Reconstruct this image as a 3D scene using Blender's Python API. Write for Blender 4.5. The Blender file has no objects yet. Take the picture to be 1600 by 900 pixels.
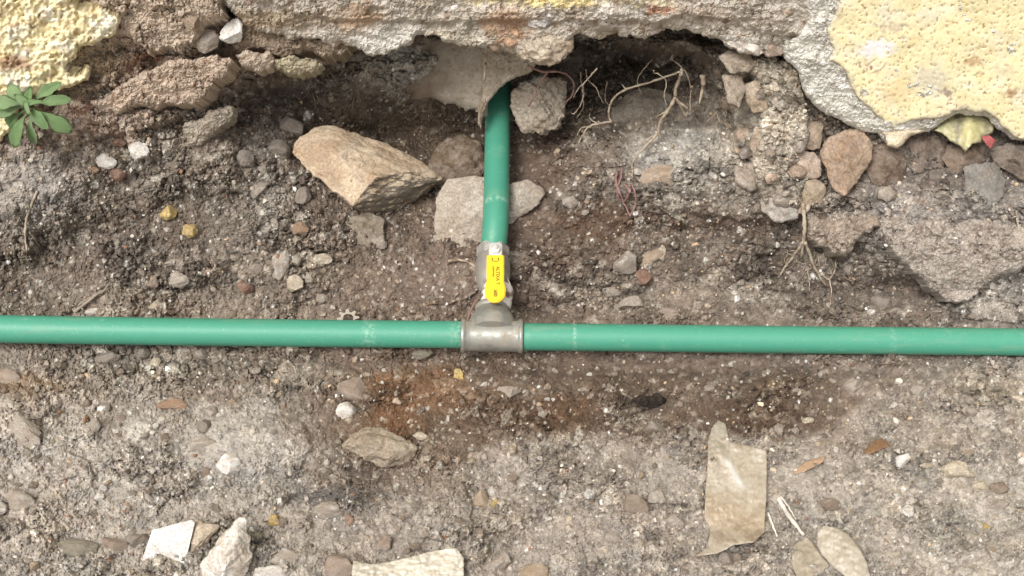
import bpy, bmesh, math, random
import numpy as np
from mathutils import Vector, Matrix

# ------------------------------------------------------------------ frame, camera, light
DIST, SPAN = 1.5, 1.14            # camera distance to the pipe, width of the view there (m)
K45 = math.sqrt(.5)
AX = np.array([1., 0, 0]); BX = np.array([0, K45, K45]); CX = np.array([0, -K45, K45])

scene = bpy.context.scene
cam_data = bpy.data.cameras.new('camera'); cam = bpy.data.objects.new('camera', cam_data)
scene.collection.objects.link(cam); scene.camera = cam
cam.location = Vector(CX * DIST); cam.rotation_euler = (math.radians(45), 0, 0)
cam_data.sensor_width = 36; cam_data.lens = 36 * DIST / SPAN
cam_data.clip_start = .02; cam_data.clip_end = 500

SUN_EL, SUN_ROT = math.radians(62), math.radians(-35)
world = bpy.data.worlds.new('World'); scene.world = world; world.use_nodes = True
nt = world.node_tree; nt.nodes.clear()
sky = nt.nodes.new('ShaderNodeTexSky'); sky.sky_type = 'NISHITA'; sky.sun_disc = False
sky.sun_elevation = SUN_EL; sky.sun_rotation = math.radians(215); sky.dust_density = 6; sky.ozone_density = .6
hs = nt.nodes.new('ShaderNodeHueSaturation'); hs.inputs['Saturation'].default_value = .25
bg = nt.nodes.new('ShaderNodeBackground'); bg.inputs['Strength'].default_value = .125
wo = nt.nodes.new('ShaderNodeOutputWorld')
nt.links.new(sky.outputs[0], hs.inputs['Color']); nt.links.new(hs.outputs[0], bg.inputs['Color']); nt.links.new(bg.outputs[0], wo.inputs['Surface'])
sun_d = bpy.data.lights.new('sun', 'SUN'); sun_d.energy = 2.0; sun_d.angle = math.radians(22); sun_d.color = (1, .98, .95)
sun = bpy.data.objects.new('sun', sun_d); scene.collection.objects.link(sun)
sdir = Vector((-.36, -.55, 1.0)).normalized()      # towards the sun: high, a little to the left and in front of the wall
sky.sun_elevation = math.asin(sdir.z); sky.sun_rotation = math.atan2(sdir.x, sdir.y)
sun.rotation_euler = sdir.to_track_quat('Z', 'Y').to_euler()
scene.view_settings.view_transform = 'Standard'; scene.view_settings.look = 'None'
scene.view_settings.exposure = .40; scene.view_settings.gamma = 1
scene.render.engine = 'CYCLES'; scene.render.filepath = '/workdir/render_main.png'
scene.cycles.filter_width = 1.5

# ------------------------------------------------------------------ maths helpers
def lin(c):
    c = np.asarray(c, float) / 255.
    return np.where(c <= .04045, c / 12.92, ((c + .055) / 1.055) ** 2.4)

def wpos(px, py, w):
    """photo pixel + height w (metres above the reference slope through the pipe) -> point in the world"""
    px = np.asarray(px, float); py = np.asarray(py, float); w = np.asarray(w, float)
    k = (DIST - w) / DIST * SPAN / 1600
    u = (px - 800) * k; v = (450 - py) * k
    return u[..., None] * AX + v[..., None] * BX + w[..., None] * CX
def P(px, py, w): return Vector(wpos(px, py, w))
def vec(u, v, w): return Vector(u * AX + v * BX + w * CX)
PX = SPAN / 1600

rs0 = np.random.RandomState(5)
PERM = np.concatenate([rs0.permutation(256)] * 3)
GA = rs0.uniform(0, 2 * math.pi, 256); GX, GY = np.cos(GA), np.sin(GA)
def perlin(x, y, seed=0):
    x = x + seed * 37.31; y = y - seed * 17.77
    xi = np.floor(x).astype(int); yi = np.floor(y).astype(int)
    xf = x - xi; yf = y - yi
    u = xf ** 3 * (xf * (xf * 6 - 15) + 10); v = yf ** 3 * (yf * (yf * 6 - 15) + 10)
    X = xi & 255; Y = yi & 255; X1 = (X + 1) & 255; Y1 = (Y + 1) & 255
    def g(a, b, dx, dy):
        h = PERM[PERM[a] + b]; return GX[h] * dx + GY[h] * dy
    n = (g(X, Y, xf, yf) * (1 - u) + g(X1, Y, xf - 1, yf) * u) * (1 - v) + (g(X, Y1, xf, yf - 1) * (1 - u) + g(X1, Y1, xf - 1, yf - 1) * u) * v
    return n * 1.5
def fbm(x, y, oct=4, seed=0, gain=.5, ridge=False):
    s = 0; a = 1; t = 0
    for i in range(oct):
        n = perlin(x * 2 ** i, y * 2 ** i, seed + i * 3)
        if ridge: n = 1 - 2 * np.abs(n)
        s = s + a * n; t += a; a *= gain
    return s / t
def worley(x, y, seed=0):
    xi = np.floor(x).astype(int); yi = np.floor(y).astype(int); f1 = np.full(x.shape, 9.); f2 = np.full(x.shape, 9.); cid = np.zeros(x.shape, int)
    for dx in (-1, 0, 1):
        for dy in (-1, 0, 1):
            h = PERM[PERM[(xi + dx + seed * 13) & 255] + ((yi + dy) & 255)]
            px_ = xi + dx + .1 + .8 * ((h * 73) & 255) / 255.; py_ = yi + dy + .1 + .8 * ((h * 151 + 57) & 255) / 255.
            d = np.hypot(px_ - x, py_ - y); n = d < f1; f2 = np.where(n, f1, np.minimum(f2, d)); f1 = np.where(n, d, f1); cid = np.where(n, h, cid)
    return f1, f2 - f1, cid / 255., ((cid * 91) & 255) / 255.
def smooth(x): x = np.clip(x, 0, 1); return x * x * (3 - 2 * x)

def rand_rot(rng): return Matrix.Rotation(rng.uniform(0, 6.28), 3, 'Z')
RELIEF = Matrix((AX, BX, CX)).transposed()         # columns: right, up the slope, out of the slope

# ------------------------------------------------------------------ object helpers
COL = scene.collection
def tag(o, label=None, cat=None, group=None, kind=None):
    if label: o['label'] = label
    if cat: o['category'] = cat
    if group: o['group'] = group
    if kind: o['kind'] = kind
    return o
def empty(name, loc=(0, 0, 0)):
    o = bpy.data.objects.new(name, None); o.location = loc; o.empty_display_size = .02; COL.objects.link(o); return o
def link(name, me, mat=None, parent=None, loc=None):
    o = bpy.data.objects.new(name, me); COL.objects.link(o)
    if mat and not me.materials: me.materials.append(mat)
    if loc is not None: o.location = loc
    if parent:
        o.parent = parent
        o.matrix_parent_inverse = Matrix.Translation(-parent.location)
    return o
def shade(me, smooth_=True):
    me.polygons.foreach_set('use_smooth', np.full(len(me.polygons), smooth_)); me.update()
def mesh_np(name, V, F, cols=None, smooth_=True):
    """V (n,3), F (m,k) same-size faces or list of such arrays"""
    me = bpy.data.meshes.new(name)
    Fs = F if isinstance(F, list) else [F]
    nl = sum(f.size for f in Fs); nf = sum(len(f) for f in Fs)
    me.vertices.add(len(V)); me.vertices.foreach_set('co', np.asarray(V, np.float32).ravel())
    me.loops.add(nl); me.loops.foreach_set('vertex_index', np.concatenate([f.ravel() for f in Fs]).astype(np.int32))
    tot = np.concatenate([np.full(len(f), f.shape[1]) for f in Fs]).astype(np.int32)
    me.polygons.add(nf); me.polygons.foreach_set('loop_start', (np.cumsum(tot) - tot).astype(np.int32)); me.polygons.foreach_set('loop_total', tot)
    me.update(calc_edges=True); me.validate()
    if cols is not None:
        ca = me.color_attributes.new('Col', 'FLOAT_COLOR', 'POINT')
        c4 = np.ones((len(V), 4), np.float32); c4[:, :3] = cols; ca.data.foreach_set('color', c4.ravel())
    shade(me, smooth_); return me

# ------------------------------------------------------------------ materials
def new_mat(name):
    m = bpy.data.materials.new(name); m.use_nodes = True
    n = m.node_tree.nodes; l = m.node_tree.links; b = n['Principled BSDF']; return m, n, l, b
def noise_node(n, l, coord, scale, detail=6, rough=.6):
    t = n.new('ShaderNodeTexNoise'); t.inputs['Scale'].default_value = scale; t.inputs['Detail'].default_value = detail; t.inputs['Roughness'].default_value = rough
    l.new(coord, t.inputs['Vector']); return t
def ramp_node(n, l, src, a, b, ca=(0, 0, 0, 1), cb=(1, 1, 1, 1)):
    r = n.new('ShaderNodeValToRGB'); r.color_ramp.elements[0].position = a; r.color_ramp.elements[1].position = b
    r.color_ramp.elements[0].color = ca; r.color_ramp.elements[1].color = cb; l.new(src, r.inputs[0]); return r
def mixc(n, l, blend, fac, a, b):
    m = n.new('ShaderNodeMix'); m.data_type = 'RGBA'; m.blend_type = blend
    if hasattr(fac, 'links'): l.new(fac, m.inputs[0])
    else: m.inputs[0].default_value = fac
    for v, s in ((a, 6), (b, 7)):
        if hasattr(v, 'links'): l.new(v, m.inputs[s])
        else: m.inputs[s].default_value = v
    return m.outputs[2]
def rgba(c): x = lin(c); return (x[0], x[1], x[2], 1)
def add_bump(n, l, b, coord, specs):
    prev = None
    for scale, strength, dist in specs:
        t = noise_node(n, l, coord, scale, 5, .65); u = n.new('ShaderNodeBump')
        u.inputs['Strength'].default_value = strength; u.inputs['Distance'].default_value = dist
        l.new(t.outputs[0], u.inputs['Height'])
        if prev: l.new(prev, u.inputs['Normal'])
        prev = u.outputs[0]
    l.new(prev, b.inputs['Normal'])

def mat_earth(name, fine=900, var=.45, bump=.5):
    m, n, l, b = new_mat(name)
    at = n.new('ShaderNodeAttribute'); at.attribute_name = 'Col'; tc = n.new('ShaderNodeTexCoord'); co = tc.outputs['Object']
    t1 = noise_node(n, l, co, fine * .35, 6, .7); r1 = ramp_node(n, l, t1.outputs[0], .3, .72, (.62, .6, .58, 1), (1.3, 1.3, 1.3, 1))
    c = mixc(n, l, 'MULTIPLY', var, at.outputs['Color'], r1.outputs[0])
    t2 = noise_node(n, l, co, fine, 4, .7); r2 = ramp_node(n, l, t2.outputs[0], .35, .68, (.7, .68, .66, 1), (1.25, 1.25, 1.25, 1))
    c = mixc(n, l, 'MULTIPLY', var, c, r2.outputs[0])
    l.new(c, b.inputs['Base Color']); b.inputs['Roughness'].default_value = .95; b.inputs['Specular IOR Level'].default_value = .15
    add_bump(n, l, b, co, [(fine * .5, bump, .0012), (fine * 1.3, bump, .0005)])
    return m
M_SOIL = mat_earth('soil'); M_MORTAR = mat_earth('old_mortar', 700, .4, .6); M_PLASTER = mat_earth('painted_plaster', 800, .22, .07)
M_SHEET = mat_earth('dusty_plastic', 500, .25, .2)
M_SHEET.node_tree.nodes['Principled BSDF'].inputs['Roughness'].default_value = .45
M_SHEET.node_tree.nodes['Principled BSDF'].inputs['Specular IOR Level'].default_value = .45

STONE_COL = dict(white=(226, 224, 219), cream=(204, 195, 176), grey=(142, 136, 128), light=(174, 167, 157), tan=(174, 157, 137), brown=(141, 128, 115),
                 pink=(160, 146, 134), red=(128, 98, 84), dark=(92, 82, 74), green=(136, 134, 120), yellow=(206, 182, 118), orange=(156, 128, 104), char=(48, 42, 38), rose=(176, 96, 98))
_sm = {}
def mat_stone(key, scale=3.0, dust=.5, bump=.02):
    kk = (key, scale, dust)
    if kk in _sm: return _sm[kk]
    c = np.array(STONE_COL[key] if isinstance(key, str) else key, float)
    m, n, l, b = new_mat('stone_' + (key if isinstance(key, str) else 'mixed'))
    tc = n.new('ShaderNodeTexCoord'); co = tc.outputs['Object']
    oi = n.new('ShaderNodeObjectInfo')
    ad = n.new('ShaderNodeVectorMath'); ad.operation = 'ADD'; l.new(co, ad.inputs[0])
    cx = n.new('ShaderNodeCombineXYZ'); mu = n.new('ShaderNodeMath'); mu.operation = 'MULTIPLY'; mu.inputs[1].default_value = 50 / scale
    l.new(oi.outputs['Random'], mu.inputs[0]); l.new(mu.outputs[0], cx.inputs[0]); l.new(cx.outputs[0], ad.inputs[1]); co = ad.outputs[0]
    t = noise_node(n, l, co, scale, 7, .65)
    dusty = np.array((148, 134, 121.)) * .7 + c * .3
    r = ramp_node(n, l, t.outputs[0], .44, .56, (0, 0, 0, 1), (1, 1, 1, 1))
    mf = n.new('ShaderNodeMath'); mf.operation = 'MULTIPLY'; mf.inputs[1].default_value = min(1, dust * 1.7); l.new(r.outputs[0], mf.inputs[0])
    t0 = noise_node(n, l, co, scale * .45, 4, .6); r0 = ramp_node(n, l, t0.outputs[0], .38, .62, rgba(np.clip(c * np.array((.90, .86, .82)), 0, 255)), rgba(np.clip(c * 1.06, 0, 250)))
    base = mixc(n, l, 'MIX', mf.outputs[0], r0.outputs[0], rgba(dusty))
    t2 = noise_node(n, l, co, scale * 5, 6, .7); r2 = ramp_node(n, l, t2.outputs[0], .34, .66, (.58, .56, .54, 1), (1.2, 1.2, 1.2, 1))
    base = mixc(n, l, 'MULTIPLY', .9, base, r2.outputs[0])
    l.new(base, b.inputs['Base Color']); b.inputs['Roughness'].default_value = .9; b.inputs['Specular IOR Level'].default_value = .2
    add_bump(n, l, b, co, [(scale * 3, .8, .0016), (scale * 10, .8, .0008)])
    _sm[kk] = m; return m
def mat_plain(name, col, rough=.5, metal=0, nscale=200, namt=.3, bump=0, spec=.5, dirt=None, dscale=60, drange=(.5, .65)):
    m, n, l, b = new_mat(name); tc = n.new('ShaderNodeTexCoord'); co = tc.outputs['Object']
    t = noise_node(n, l, co, nscale, 6, .65); r = ramp_node(n, l, t.outputs[0], .3, .7, (.7, .7, .7, 1), (1.15, 1.15, 1.15, 1))
    c = mixc(n, l, 'MULTIPLY', namt, rgba(col), r.outputs[0])
    b.inputs['Roughness'].default_value = rough; b.inputs['Metallic'].default_value = metal
    if dirt:
        t3 = noise_node(n, l, co, dscale, 8, .7); r3 = ramp_node(n, l, t3.outputs[0], drange[0], drange[1])
        c = mixc(n, l, 'MIX', r3.outputs[0], c, rgba(dirt))
        mr = n.new('ShaderNodeMapRange'); mr.inputs[3].default_value = rough; mr.inputs[4].default_value = .9; l.new(r3.outputs[0], mr.inputs[0]); l.new(mr.outputs[0], b.inputs['Roughness'])
        if metal:
            mm = n.new('ShaderNodeMapRange'); mm.inputs[3].default_value = metal; mm.inputs[4].default_value = 0; l.new(r3.outputs[0], mm.inputs[0]); l.new(mm.outputs[0], b.inputs['Metallic'])
    l.new(c, b.inputs['Base Color']); b.inputs['Specular IOR Level'].default_value = spec
    if bump: add_bump(n, l, b, co, [(nscale, bump, .001)])
    return m

# ------------------------------------------------------------------ polygons in photo pixels
def densify(poly, step, jag, seed, closed=True):
    out = []; rng = random.Random(seed); n = len(poly)
    for i in range(n if closed else n - 1):
        a = np.array(poly[i], float); b = np.array(poly[(i + 1) % n], float); L = np.linalg.norm(b - a); m = max(1, int(L / step))
        nrm = np.array([-(b - a)[1], (b - a)[0]]) / max(L, 1e-6)
        for j in range(m):
            p = a + (b - a) * j / m; out.append((p, nrm))
    pts = np.array([p for p, _ in out]); nn = np.array([q for _, q in out])
    d = fbm(pts[:, 0] / 38, pts[:, 1] / 38, 5, seed % 50 + 1, .62)
    return pts + nn * (d * jag)[:, None]
def sdf(px, py, poly):
    """signed distance (inside +) and nearest point"""
    x = px.ravel(); y = py.ravel(); best = np.full(x.shape, 1e18); nx = np.zeros_like(x); ny = np.zeros_like(x); inside = np.zeros(x.shape, bool)
    n = len(poly)
    for i in range(n):
        ax, ay = poly[i]; bx, by = poly[(i + 1) % n]; ex, ey = bx - ax, by - ay; L = ex * ex + ey * ey + 1e-12
        t = np.clip(((x - ax) * ex + (y - ay) * ey) / L, 0, 1); qx = ax + ex * t; qy = ay + ey * t
        d = (x - qx) ** 2 + (y - qy) ** 2; m = d < best; best[m] = d[m]; nx[m] = qx[m]; ny[m] = qy[m]
        if ay != by:
            c = ((ay > y) != (by > y)) & (x < ex * (y - ay) / (by - ay) + ax); inside ^= c
    s = np.sqrt(best); s[~inside] *= -1
    return s.reshape(px.shape), nx.reshape(px.shape), ny.reshape(px.shape)

# ------------------------------------------------------------------ the ground relief
STEP = 1.8
gx = np.arange(-340, 1940 + STEP, STEP); gy = np.arange(-110, 1090 + STEP, STEP)
GXp, GYp = np.meshgrid(gx, gy)
CW = [  # heights in cm on a 100 px lattice, columns px 0..1600
 (-100, [15, 15, 12, 9, 6, -6, -10, -12, -15, -12, -10, -8, -5, -2, 0, 0, 0]),
 (0,    [8, 8, 7, 6, 3, -6, -10, -12, -15, -12, -10, -8, -4, -2, 0, 0, 0]),
 (100,  [3, 3, 2.2, 1.0, -4, -15, -12, -11, -24, -24, -25, -15, -3, -4, -4, -4, -4]),
 (150,  [.5, 0, -2, -4, -12, -18, -17, -16, -24, -22, -20, -16, -4, -4.5, -5, -5, -5]),
 (200,  [-2, -2, -3.5, -6, -10.5, -18, -25, -24, -21, -16, -14, -12, -6, -5, -6, -6.5, -6.5]),
 (300,  [-4, -4.5, -6, -6.5, -8, -11, -14, -15.5, -14, -10, -8, -7.5, -6, -6, -5, -4.5, -5]),
 (400,  [-6, -7.5, -7, -6.6, -7, -8, -9, -9.8, -9.4, -8.3, -7.3, -7, -6.8, -6, -5, -5.2, -5.6]),
 (450,  [-6.6] * 6 + [-7.4, -7.6, -7.4] + [-7] * 8),
 (500,  [-4.6] * 17), (600, [1.6] * 17), (700, [8.3] * 17), (800, [14.1] * 17), (900, [19.4] * 17), (1000, [24.5] * 17), (1100, [29.3] * 17)]
def lattice(rows, X, Y, xs):
    ys = np.array([r[0] for r in rows], float); T = np.array([r[1] for r in rows], float)
    xs = np.array(xs, float)
    fy = np.interp(Y, ys, np.arange(len(ys))); fx = np.interp(X, xs, np.arange(len(xs)))
    yi = np.clip(np.floor(fy).astype(int), 0, len(ys) - 2); xi = np.clip(np.floor(fx).astype(int), 0, len(xs) - 2)
    ty = fy - yi; tx = fx - xi
    if T.ndim == 3: ty = ty[..., None]; tx = tx[..., None]
    tx = .5 * tx + .5 * tx * tx * (3 - 2 * tx)
    return (T[yi, xi] * (1 - tx) + T[yi, xi + 1] * tx) * (1 - ty) + (T[yi + 1, xi] * (1 - tx) + T[yi + 1, xi + 1] * tx) * ty
wx = fbm(GXp / 90, GYp / 90, 3, 3) * 26; wy = fbm(GXp / 90, GYp / 90, 3, 9) * 20
flat = smooth((GYp - 430) / 70)                     # trench floor in front, bank behind
W = lattice(CW, GXp + wx * (1 - flat), GYp + wy * (1 - flat), range(0, 1601, 100)) * .01

W0 = W.copy()
def ell(cx, cy, rx, ry, X=GXp, Y=GYp): return np.exp(-(((X - cx) / rx) ** 2 + ((Y - cy) / ry) ** 2))
def blob(cx, cy, rx, ry, h):
    global W
    W += ell(cx, cy, rx, ry, GXp + wx * .7, GYp + wy * .7) * h * .01
for b in [(100, 375, 45, 28, -2.2), (235, 100, 30, 16, -3.0), (180, 80, 28, 14, -2.2), (1080, 245, 90, 35, 1.6), (1145, 195, 26, 22, -3.5), (1175, 225, 14, 40, -2.5),
          (60, 290, 80, 60, 1.5), (400, 690, 110, 60, .9), (60, 680, 60, 40, .7), (450, 620, 70, 26, -.5), (700, 640, 140, 34, -.6), (1050, 620, 240, 28, -.8), (560, 740, 70, 22, -.9),
          (300, 580, 200, 14, -.4), (1440, 400, 90, 50, 1.2), (1350, 440, 90, 26, -.9), (200, 640, 24, 20, -.6), (850, 470, 60, 20, -.9), (700, 420, 60, 40, .6),
          (1300, 760, 60, 40, .5), (900, 740, 160, 60, .5), (700, 790, 60, 36, .5), (350, 250, 60, 40, .7), (1060, 75, 50, 16, 4), (960, 95, 30, 20, -3), (1270, 25, 30, 14, -2),
          (1080, 440, 80, 14, -.7), (920, 400, 50, 40, .8), (560, 350, 50, 30, 1.0), (500, 440, 60, 40, .6), (500, 562, 260, 13, -1.2), (900, 570, 260, 18, -1.8), (1300, 576, 260, 14, -1.3), (150, 556, 120, 9, -.7), (1150, 150, 16, 40, -5), (1040, 90, 60, 14, -4), (1430, 452, 80, 14, -2.0), (1345, 400, 40, 14, -1.5), (880, 480, 60, 12, -1.5), (1080, 360, 90, 10, -1.2), (1180, 400, 90, 10, -1.0)]:
    blob(*b)
# rough ledges whose lower edge breaks off
LEDGE = []
def ledge(poly, h, fade=90, edge=5, jag=14, seed=1, slope=.6):
    """broken soil shelf: highest along its lower rim, melting into the bank above"""
    global W
    pl = densify(poly, 6, jag, seed); x0, y0 = pl.min(0) - 10; x1, y1 = pl.max(0) + 10
    ix = (gx > x0) & (gx < x1); iy = (gy > y0) & (gy < y1); sl = np.ix_(iy, ix)
    s, _, _ = sdf(GXp[sl], GYp[sl], pl); ymax = y1; ramp = smooth(((GYp[sl] - y0) / max(fade, 1)) + .15)
    W[sl] += smooth(s / edge + .3) * h * .01 * ramp * (1 - .25 * smooth(-(s - 25) / 25)); LEDGE.append((poly, h))
ledge([(120, -60), (340, -60), (340, 25), (312, 52), (300, 62), (285, 85), (262, 72), (232, 84), (216, 58), (192, 52), (160, 72), (140, 60)], .2, 60, 4, 10, 3)
ledge([(235, 108), (272, 96), (340, 84), (362, 100), (352, 118), (330, 135), (318, 155), (300, 168), (270, 160), (240, 174), (205, 164), (165, 175), (150, 150), (205, 130)], .2, 30, 4, 9, 5)
ledge([(90, 150), (160, 165), (250, 172), (300, 168), (270, 195), (230, 200), (160, 215), (100, 235), (70, 200)], 1.2, 30, 5, 9, 6)
ledge([(285, 185), (330, 172), (366, 160), (362, 195), (330, 214), (296, 232)], .2, 20, 3, 8, 7)
ledge([(370, 20), (560, 50), (545, 75), (522, 95), (500, 105), (470, 112), (440, 108), (425, 95), (395, 100), (360, 80)], 2.0, 40, 4, 10, 8)
ledge([(1245, 330), (1300, 285), (1400, 270), (1520, 290), (1680, 310), (1680, 420), (1560, 436), (1512, 472), (1490, 470), (1455, 452), (1420, 420), (1392, 392), (1368, 352), (1340, 372), (1310, 402), (1288, 390), (1255, 372)], 1.2, 60, 5, 14, 9)
ledge([(1070, 60), (1250, 90), (1262, 200), (1250, 330), (1192, 322), (1175, 262), (1150, 215), (1140, 160), (1112, 130), (1088, 112)], 4.2, 60, 4, 14, 10)
ledge([(905, 225), (945, 205), (1010, 200), (1060, 190), (1120, 190), (1165, 240), (1200, 300), (1210, 350), (1120, 345), (1010, 320), (960, 300), (890, 262)], 1.4, 50, 8, 14, 11)
ledge([(860, 50), (1090, 40), (1100, 80), (1060, 92), (1030, 105), (1000, 100), (975, 88), (930, 80)], 6, 20, 4, 12, 12)
ledge([(640, 800), (690, 752), (722, 745), (738, 790), (740, 832), (712, 848), (680, 846), (655, 842)], 1.0, 30, 4, 8, 13)
ledge([(730, 806), (752, 812), (764, 850), (756, 878), (734, 870), (728, 838)], .8, 20, 3, 5, 14)
ledge([(62, 720), (95, 700), (140, 722), (148, 748), (120, 745), (80, 752)], .8, 20, 3, 6, 15)
ledge([(250, 760), (300, 745), (318, 762), (300, 775), (262, 770)], .4, 10, 3, 6, 16)
ledge([(650, 400), (700, 392), (752, 408), (757, 440), (735, 470), (700, 480), (660, 470), (645, 430)], .9, 30, 4, 9, 17)
ledge([(1470, 470), (1530, 440), (1680, 430), (1680, 500), (1600, 505), (1510, 500)], 1.0, 30, 6, 10, 18)
ledge([(330, 650), (400, 640), (470, 655), (490, 700), (470, 735), (420, 742), (350, 735), (300, 700)], .7, 40, 7, 10, 19)

# roughness map: coarse rubble bank / smooth damp soil / dusty floor
rough = .80 + .37 * smooth((520 - GYp) / 40)
for cx, cy, rx, ry, a in [(690, 430, 75, 60, -.9), (1000, 572, 260, 22, -.7), (60, 290, 90, 60, -.55), (830, 250, 40, 60, -.7), (620, 160, 130, 80, -.35), (300, 565, 300, 10, -.2), (1080, 250, 100, 50, .25), (380, 700, 110, 50, -.25), (1430, 340, 140, 60, .25), (1160, 470, 200, 30, -.4), (240, 60, 120, 80, .35)]:
    rough = rough + ell(cx, cy, rx, ry) * a
rough = np.clip(rough * (.55 + .75 * smooth(fbm(GXp / 150, GYp / 80, 3, 161) * 2.4 + .5)) + .08, .12, 1.5)
n1 = fbm(GXp / 70, GYp / 70, 3, 21); n2 = fbm(GXp / 26, GYp / 26, 3, 31, .6); n3 = fbm((GXp + 8 * n2) / 9, (GYp + 8 * n1) / 9, 3, 41, .65); n4 = perlin(GXp / 4.2, GYp / 4.2, 55)
rid = fbm(GXp / 34 + n1, GYp / 34, 3, 61, .55, True)
W += rough * (n1 * .0100 + n2 * .0078 + n3 * .0036 + n4 * .0013 + rid * .0030)
# clods: packed broken lumps of several sizes
clod_m = smooth(fbm(GXp / 120, GYp / 90, 3, 141) * 2.2 + .55) * np.clip(rough, 0, 1.3)
clod_m = np.clip(clod_m + sum(ell(cx, cy, rx, ry) * a for cx, cy, rx, ry, a in [(1200, 200, 70, 130, .9), (470, 90, 90, 40, .8), (240, 60, 110, 60, .7), (420, 250, 70, 50, .6), (1300, 360, 60, 50, .8), (480, 400, 80, 60, .6), (250, 590, 160, 50, .6), (1450, 370, 120, 60, .5), (950, 420, 80, 50, .6)]) - ell(690, 430, 75, 60) * 1.2, 0, 1.3)
XW = GXp + n2 * 9 + n3 * 3; YW = GYp + n1 * 9 + n3 * 3
_, e1, r1_, q1 = worley(XW / 36, YW / 28, 1); _, e2, r2_, q2 = worley(XW / 15 + 7, YW / 12, 2); _, e3, r3_, q3 = worley(XW / 7.5, YW / 6.5 + 3, 3)
W += clod_m * ((r1_ - .5) * .0065 + np.minimum(e1 * .020, .0055) + (r2_ - .5) * .0034 + np.minimum(e2 * .012, .0036)) + np.clip(rough, .25, 1.2) * ((r3_ - .5) * .0013 + np.minimum(e3 * .006, .0018))
W -= smooth(1 - e2 / .07) * clod_m * smooth(perlin(GXp / 25, GYp / 25, 171) * 3) * .0035
# plates and cracks
vor = fbm((GXp + 14 * n2) / 44, (GYp + 14 * n1) / 30, 2, 71)
crack = smooth(1 - np.abs(vor) / .035) * smooth(n1 * 3 + .4)
W -= crack * .0035 * rough

# ---- colours of the bare ground (the dirt's own look, apart from one painted shadow)
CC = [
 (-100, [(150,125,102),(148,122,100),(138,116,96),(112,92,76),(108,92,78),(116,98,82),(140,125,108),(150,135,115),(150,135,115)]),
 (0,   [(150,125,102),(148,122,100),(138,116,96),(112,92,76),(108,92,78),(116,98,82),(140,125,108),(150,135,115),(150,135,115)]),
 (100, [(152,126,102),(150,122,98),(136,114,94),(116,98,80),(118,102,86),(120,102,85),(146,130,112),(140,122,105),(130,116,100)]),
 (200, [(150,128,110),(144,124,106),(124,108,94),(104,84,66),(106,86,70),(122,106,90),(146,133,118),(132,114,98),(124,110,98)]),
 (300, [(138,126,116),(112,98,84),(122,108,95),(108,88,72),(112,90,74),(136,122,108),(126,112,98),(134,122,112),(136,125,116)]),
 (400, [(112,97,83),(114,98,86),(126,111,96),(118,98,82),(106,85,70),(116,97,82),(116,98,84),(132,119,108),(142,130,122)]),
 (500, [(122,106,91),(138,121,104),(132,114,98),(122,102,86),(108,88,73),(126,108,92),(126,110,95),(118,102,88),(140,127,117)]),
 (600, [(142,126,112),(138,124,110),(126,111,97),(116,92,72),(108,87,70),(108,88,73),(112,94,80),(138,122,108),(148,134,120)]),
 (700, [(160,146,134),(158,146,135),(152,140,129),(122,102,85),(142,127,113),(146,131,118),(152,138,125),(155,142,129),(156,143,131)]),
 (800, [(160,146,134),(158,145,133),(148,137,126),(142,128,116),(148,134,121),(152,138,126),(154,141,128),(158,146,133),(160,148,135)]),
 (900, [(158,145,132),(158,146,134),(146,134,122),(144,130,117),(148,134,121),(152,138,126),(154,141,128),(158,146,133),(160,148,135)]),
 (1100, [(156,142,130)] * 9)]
wx2 = fbm(GXp / 55, GYp / 55, 4, 81, .6) * 60; wy2 = fbm(GXp / 55, GYp / 55, 4, 91, .6) * 50
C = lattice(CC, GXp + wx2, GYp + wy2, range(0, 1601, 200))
def tint(cx, cy, rx, ry, c, a=.8):
    global C
    k = (smooth(ell(cx, cy, rx, ry, GXp + wx2 * .6, GYp + wy2 * .6) * 1.5 - .15) * a)[..., None]; C = C * (1 - k) + np.array(c, float) * k
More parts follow.
